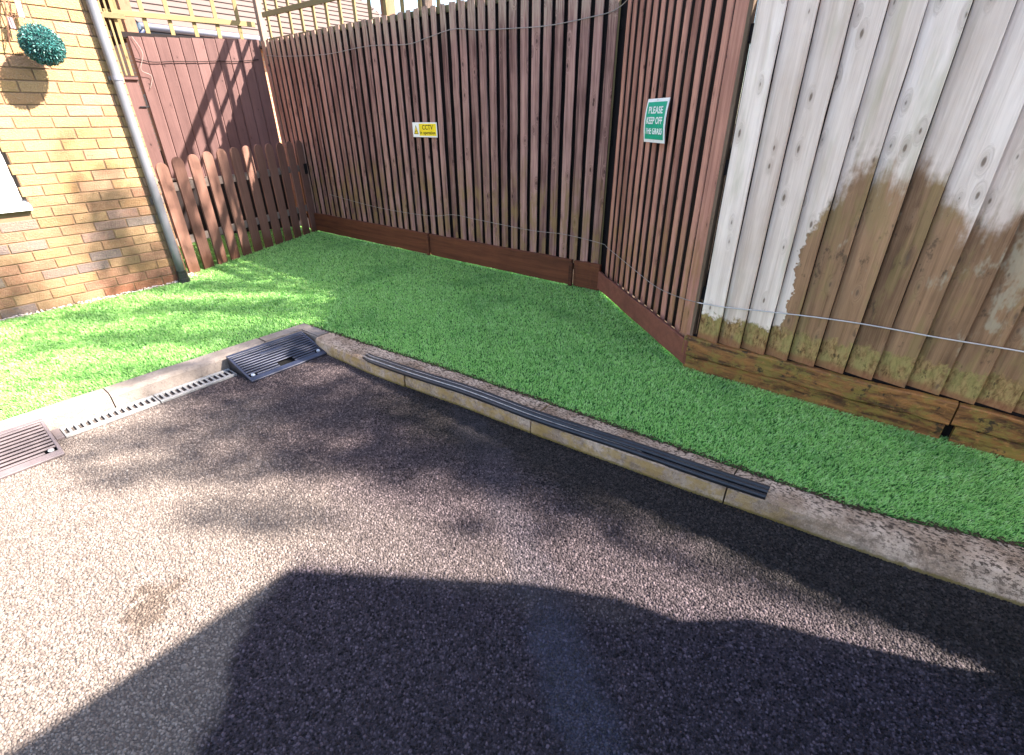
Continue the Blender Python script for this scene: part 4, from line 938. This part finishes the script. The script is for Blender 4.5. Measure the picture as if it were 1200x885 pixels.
def nb_house(x0, y0, y1, ze, sl, run, label, gutter=True):
    root = empty('neighbour_house', (x0, (y0 + y1) / 2, 0), label=label, cat='house', group='brick houses with tiled roofs beyond the back fence')
    # tile courses: each an actual overlapping strip
    g = .30; nC = int(run / g); c = math.cos(math.atan(sl)); s_ = math.sin(math.atan(sl)); u = Vector((-c, 0, s_)); n_ = Vector((s_, 0, c))
    mb = MB(); O = Vector((x0 + .15, 0, ze - .15 * sl))
    for i in range(nC):
        a, b = i * g, (i + 1) * g + .03; P = []
        for yy in (y0, y1):
            P += [O + u * a + n_ * .0 + Vector((0, yy, 0)), O + u * a + n_ * .046 + Vector((0, yy, 0)), O + u * b + n_ * .018 + Vector((0, yy, 0)), O + u * b + Vector((0, yy, 0))]
        k0 = len(mb.v); mb.add(P, [(1, 2, 6, 5), (0, 1, 2, 3), (7, 6, 5, 4), (3, 2, 6, 7)], 0); mb.add([P[0], P[1], P[5], P[4]], [(0, 1, 2, 3)], 1)
    o = mb.build('roof', [M_tile, M_dark]); adopt(root, o)
    mb = MB(); mb.box((x0 - run * c * 2, y0 + .2, -.1), (x0 - .3, y1 - .25, ze - .25)); o = mb.build('wall', M_nbrick); adopt(root, o)
    # gable triangle
    xr = x0 - run * c; zr = ze + run * s_
    mb = MB(); mb.add([(x0 - .3, y1 - .26, ze - .26), (xr, y1 - .26, zr - .06), (2 * xr - x0 + .3, y1 - .26, ze - .26), (x0 - .3, y1 - .36, ze - .26), (xr, y1 - .36, zr - .06), (2 * xr - x0 + .3, y1 - .36, ze - .26)], [(0, 2, 1), (3, 4, 5), (0, 1, 4, 3), (1, 2, 5, 4)]); o = mb.build('gable', M_nbrick); adopt(root, o)
    mb = MB(); mb.frame_box((x0 + .16, y1 - .02, ze - .15 * sl - .10), u, (0, 1, 0), n_, (-.02, run), (0, .04), (-.10, .10)); o = mb.build('bargeboard', M_blue); adopt(root, o)
    mb = MB(); mb.frame_box((x0 + .16, y1 + .021, ze - .15 * sl - .02), u, (0, 1, 0), n_, (-.02, run), (0, .02), (-.02, .03)); o = mb.build('verge_trim', M_gut); adopt(root, o)
    # rear slope
    mb = MB(); mb.add([(xr, y0, zr + .03), (xr, y1, zr + .03), (2 * xr - x0, y1, ze), (2 * xr - x0, y0, ze)], [(0, 1, 2, 3)]); o = mb.build('rear_slope', M_tile); adopt(root, o)
    if gutter:
        mb = MB(); mb.tube([(x0 + .20, y0, ze - .12), (x0 + .20, y1, ze - .12)], .062, 10); o = mb.build('gutter', M_gut, smooth=True); adopt(root, o)
        mb = MB(); mb.box((x0 + .05, y0, ze - .26), (x0 + .13, y1, ze - .05)); o = mb.build('fascia', M_blue); adopt(root, o)
        mb = MB(); mb.tube([(x0 + .20, y0 + .05, ze - .16), (x0 + .05, y0 - .12, ze - .42), (x0 - .2, y0 - .12, ze - .6)], .04, 8); o = mb.build('gutter_outlet', M_blue, smooth=True); adopt(root, o)
nb_house(-13.0, 4.55, 12.15, 3.05, .577, 6.0, 'neighbouring brick house with tiled roof and pale gutter behind the back fence')
nb_house(-19.0, 12.5, 17.45, 4.1, .577, 4.0, 'farther house with a tiled roof just left of the patch of blue sky', False)

# ------------------------------------------------------------------ unseen shade casters out of frame: an added van and a small tree
M_van = plain('white_van_paint', (.70, .70, .71), .25, .6, var=.02); M_tyre = plain('tyre_rubber', (.02, .02, .02), .8, .2); M_vg = plain('dark_vehicle_glass', (.02, .025, .03), .08, .7); M_red = plain('red_lamp_plastic', (.5, .01, .01), .3, .5)
van = empty('shade_van', (2.1, -1.1, AZ), label='white van added just outside the right of the frame, outline fitted to the foreground shadow', cat='van')
prof = [(1.84, .35), (1.90, .75), (2.03, 1.25), (2.00, 1.42), (2.08, 1.62), (2.12, 1.89), (2.11, 2.63), (1.2, 2.67), (-2.6, 2.72), (-3.0, 2.5), (-3.6, 1.55), (-4.2, 1.25), (-4.35, .95), (-4.35, .35)]
bm = bmesh.new(); Lr = []
for x in (1.15, 3.05): Lr.append([bm.verts.new((x, y, z + AZ)) for y, z in prof])
bm.faces.new(Lr[0]); bm.faces.new(list(reversed(Lr[1])))
for i in range(len(prof)): bm.faces.new((Lr[0][i], Lr[1][i], Lr[1][(i+1) % len(prof)], Lr[0][(i+1) % len(prof)]))
bmesh.ops.recalc_face_normals(bm, faces=bm.faces); bmesh.ops.bevel(bm, geom=[e for e in bm.edges if e.calc_face_angle(0) > .9], offset=.012, segments=2, affect='EDGES')
me = bpy.data.meshes.new('body'); bm.to_mesh(me); bm.free(); me.materials.append(M_van); o = link('body', me); adopt(van, o)
for x, sg_ in ((1.145, -1), (3.055, 1)):
    mb = MB(); mb.add([(x, -2.0, 1.35 + AZ), (x, -2.85, 1.35 + AZ), (x, -3.4, 1.40 + AZ), (x, -3.05, 2.12 + AZ), (x, -2.0, 2.2 + AZ)], [(0, 1, 2, 3, 4)]); o = mb.build('side_window', M_vg); adopt(van, o)
    mb = MB(); mb.box((x - .012, 1.78, .85 + AZ), (x + .012, 1.90, 1.20 + AZ)); o = mb.build('tail_lamp', M_red); adopt(van, o)
    for y in (.9, -3.3):
        w0 = empty('wheel'); w0.location = (x - sg_ * .10, y, .33 + AZ); adopt(van, w0)
        mb = MB(); mb.tube([(-.10, 0, 0), (.10, 0, 0)], .33, 24); o = mb.build('tyre', M_tyre); o.parent = w0
        mb = MB(); mb.tube([(-.115, 0, 0), (.115, 0, 0)], .20, 16); o = mb.build('rim', M_screw); o.parent = w0
mb = MB(); mb.box((1.3, 2.00, 1.75 + AZ), (2.9, 2.125, 2.3 + AZ)); o = mb.build('rear_window', M_vg); adopt(van, o)

tree = empty('garden_tree', (3.3, 6.0, 0), label='small leafy garden tree beyond the fence, right of the frame', cat='tree')
M_bark = plain('bark', (.10, .07, .05), .9, .1, var=.5, sc=20); M_tl = NT('tree_leaf'); _t = M_tl.n('ShaderNodeAttribute', attribute_name='tint').outputs['Fac']; M_tl = M_tl.out(M_tl.mix(_t, (.03, .07, .015), (.10, .16, .04)), .6, .3)
def shadow_to(xg, yg, k): return Vector((xg, yg, AZ)) + Vector((1.0, .66, 1.04)) * k
clumps = []
def cl(xg, yg, r, dens=1.0, k=6.5): clumps.append((shadow_to(xg, yg, k + random.uniform(-.7, .7)), r, dens))
tr = random.Random(3)
# clumps named by where their shade falls on the drive
for (xg, yg, r, dn) in ((-1.15, 1.28, .24, .9), (-.55, 1.42, .12, .9), (-.1, 1.56, .10, .8), (-1.6, 1.15, .30, .9), (-2.0, 1.25, .30, .9), (-1.9, .85, .20, .55), (-2.3, 1.0, .28, .8), (-1.72, .50, .15, .9), (-2.15, .55, .17, .8),
    (-2.6, .55, .20, .6), (-2.55, 1.2, .26, .8), (-2.75, .85, .22, .6), (-2.9, .15, .16, .5), (-2.45, .22, .13, .5), (-3.3, .75, .26, .7), (-3.2, 1.3, .28, .8), (-3.7, 1.1, .32, .7), (-3.6, .35, .22, .5), (-4.1, .7, .30, .6),
    (-4.0, 1.5, .34, .8), (-4.5, 1.1, .34, .7), (-4.4, .3, .28, .6), (-4.8, 1.7, .36, .8), (-4.9, .6, .30, .6), (-5.3, 1.2, .34, .7), (-5.3, .2, .26, .55), (-5.6, 1.9, .4, .8), (-5.8, .7, .30, .6), (-6.2, 1.3, .32, .7), (-6.1, 2.2, .4, .8), (-6.6, 1.8, .34, .7), (-3.0, 1.75, .3, .8), (-4.2, 2.0, .3, .9), (-4.7, 2.3, .32, .9), (-3.7, 1.8, .28, .9), (-5.2, 2.5, .3, .8), (-1.0, .98, .07, .7), (-.75, 1.14, .06, .7),
    (-1.35, 1.32, .2, 1), (-.95, 1.36, .15, 1), (-.75, 1.46, .13, 1), (-.80, 1.27, .09, 1), (-.55, 1.28, .06, 1), (-.42, 1.29, .045, 1.4), (-.32, 1.315, .04, 1.4), (-.22, 1.34, .04, 1.4), (-.12, 1.37, .04, 1.4), (-.02, 1.40, .04, 1.4), (.08, 1.43, .04, 1.4), (.18, 1.46, .045, 1.4), (.30, 1.50, .05, 1.4), (.45, 1.53, .05, 1.4), (-.30, 1.50, .06, 1.2), (-.15, 1.545, .05, 1)):
    cl(xg, yg, r, dn)
LP = []; LS = []
for c, r, dn in clumps:
    nl = int(520 * dn * (r / .28) ** 2)
    for _ in range(nl):
        v_ = Vector((tr.gauss(0, 1), tr.gauss(0, 1), tr.gauss(0, 1))); v_.normalize(); q_ = v_ * r * tr.random() ** .45 * 1.15; LP.append(c + Vector((q_.x * .75, q_.y * .75, q_.z * (1.9 if r > .1 else 1))))
LP = np.array(LP); n = len(LP); Na = rng.normal(size=(n, 3)); Na /= np.linalg.norm(Na, axis=1)[:, None]; Ta = np.cross(Na, rng.normal(size=(n, 3))); Ta /= np.linalg.norm(Ta, axis=1)[:, None]; Ba = np.cross(Na, Ta)
sz = rng.uniform(.025, .045, n)[:, None]; V = np.stack([LP - Ta * sz, LP + Ba * sz * .5, LP + Ta * sz, LP - Ba * sz * .5], 1).reshape(-1, 3)
fl = (np.arange(n)[:, None] * 4 + np.arange(4)[None]).ravel(); o = fast_mesh('crown', V, fl, np.full(n, 4), M_tl, np.repeat(rng.random(n), 4)); adopt(tree, o)
mb = MB(); T0 = Vector((3.3, 6.0, -.1)); T1 = Vector((3.1, 5.9, 3.6)); T2 = Vector((2.9, 5.6, 5.6)); mb.tube([T0, T0.lerp(T1, .5) + Vector((.05, .03, 0)), T1, T2], [.11, .09, .07, .04], 10); o = mb.build('trunk', M_bark, smooth=True); adopt(tree, o)
mb = MB()
for i, (c, r, dn) in enumerate(clumps):
    st = T1.lerp(T2, (i * .37) % 1.0); mid = st.lerp(c, .5) + Vector((0, 0, .12)); mb.tube([st, mid, c], [.028, .016, .006], 5)
o = mb.build('limbs', M_bark, smooth=True); adopt(tree, o)
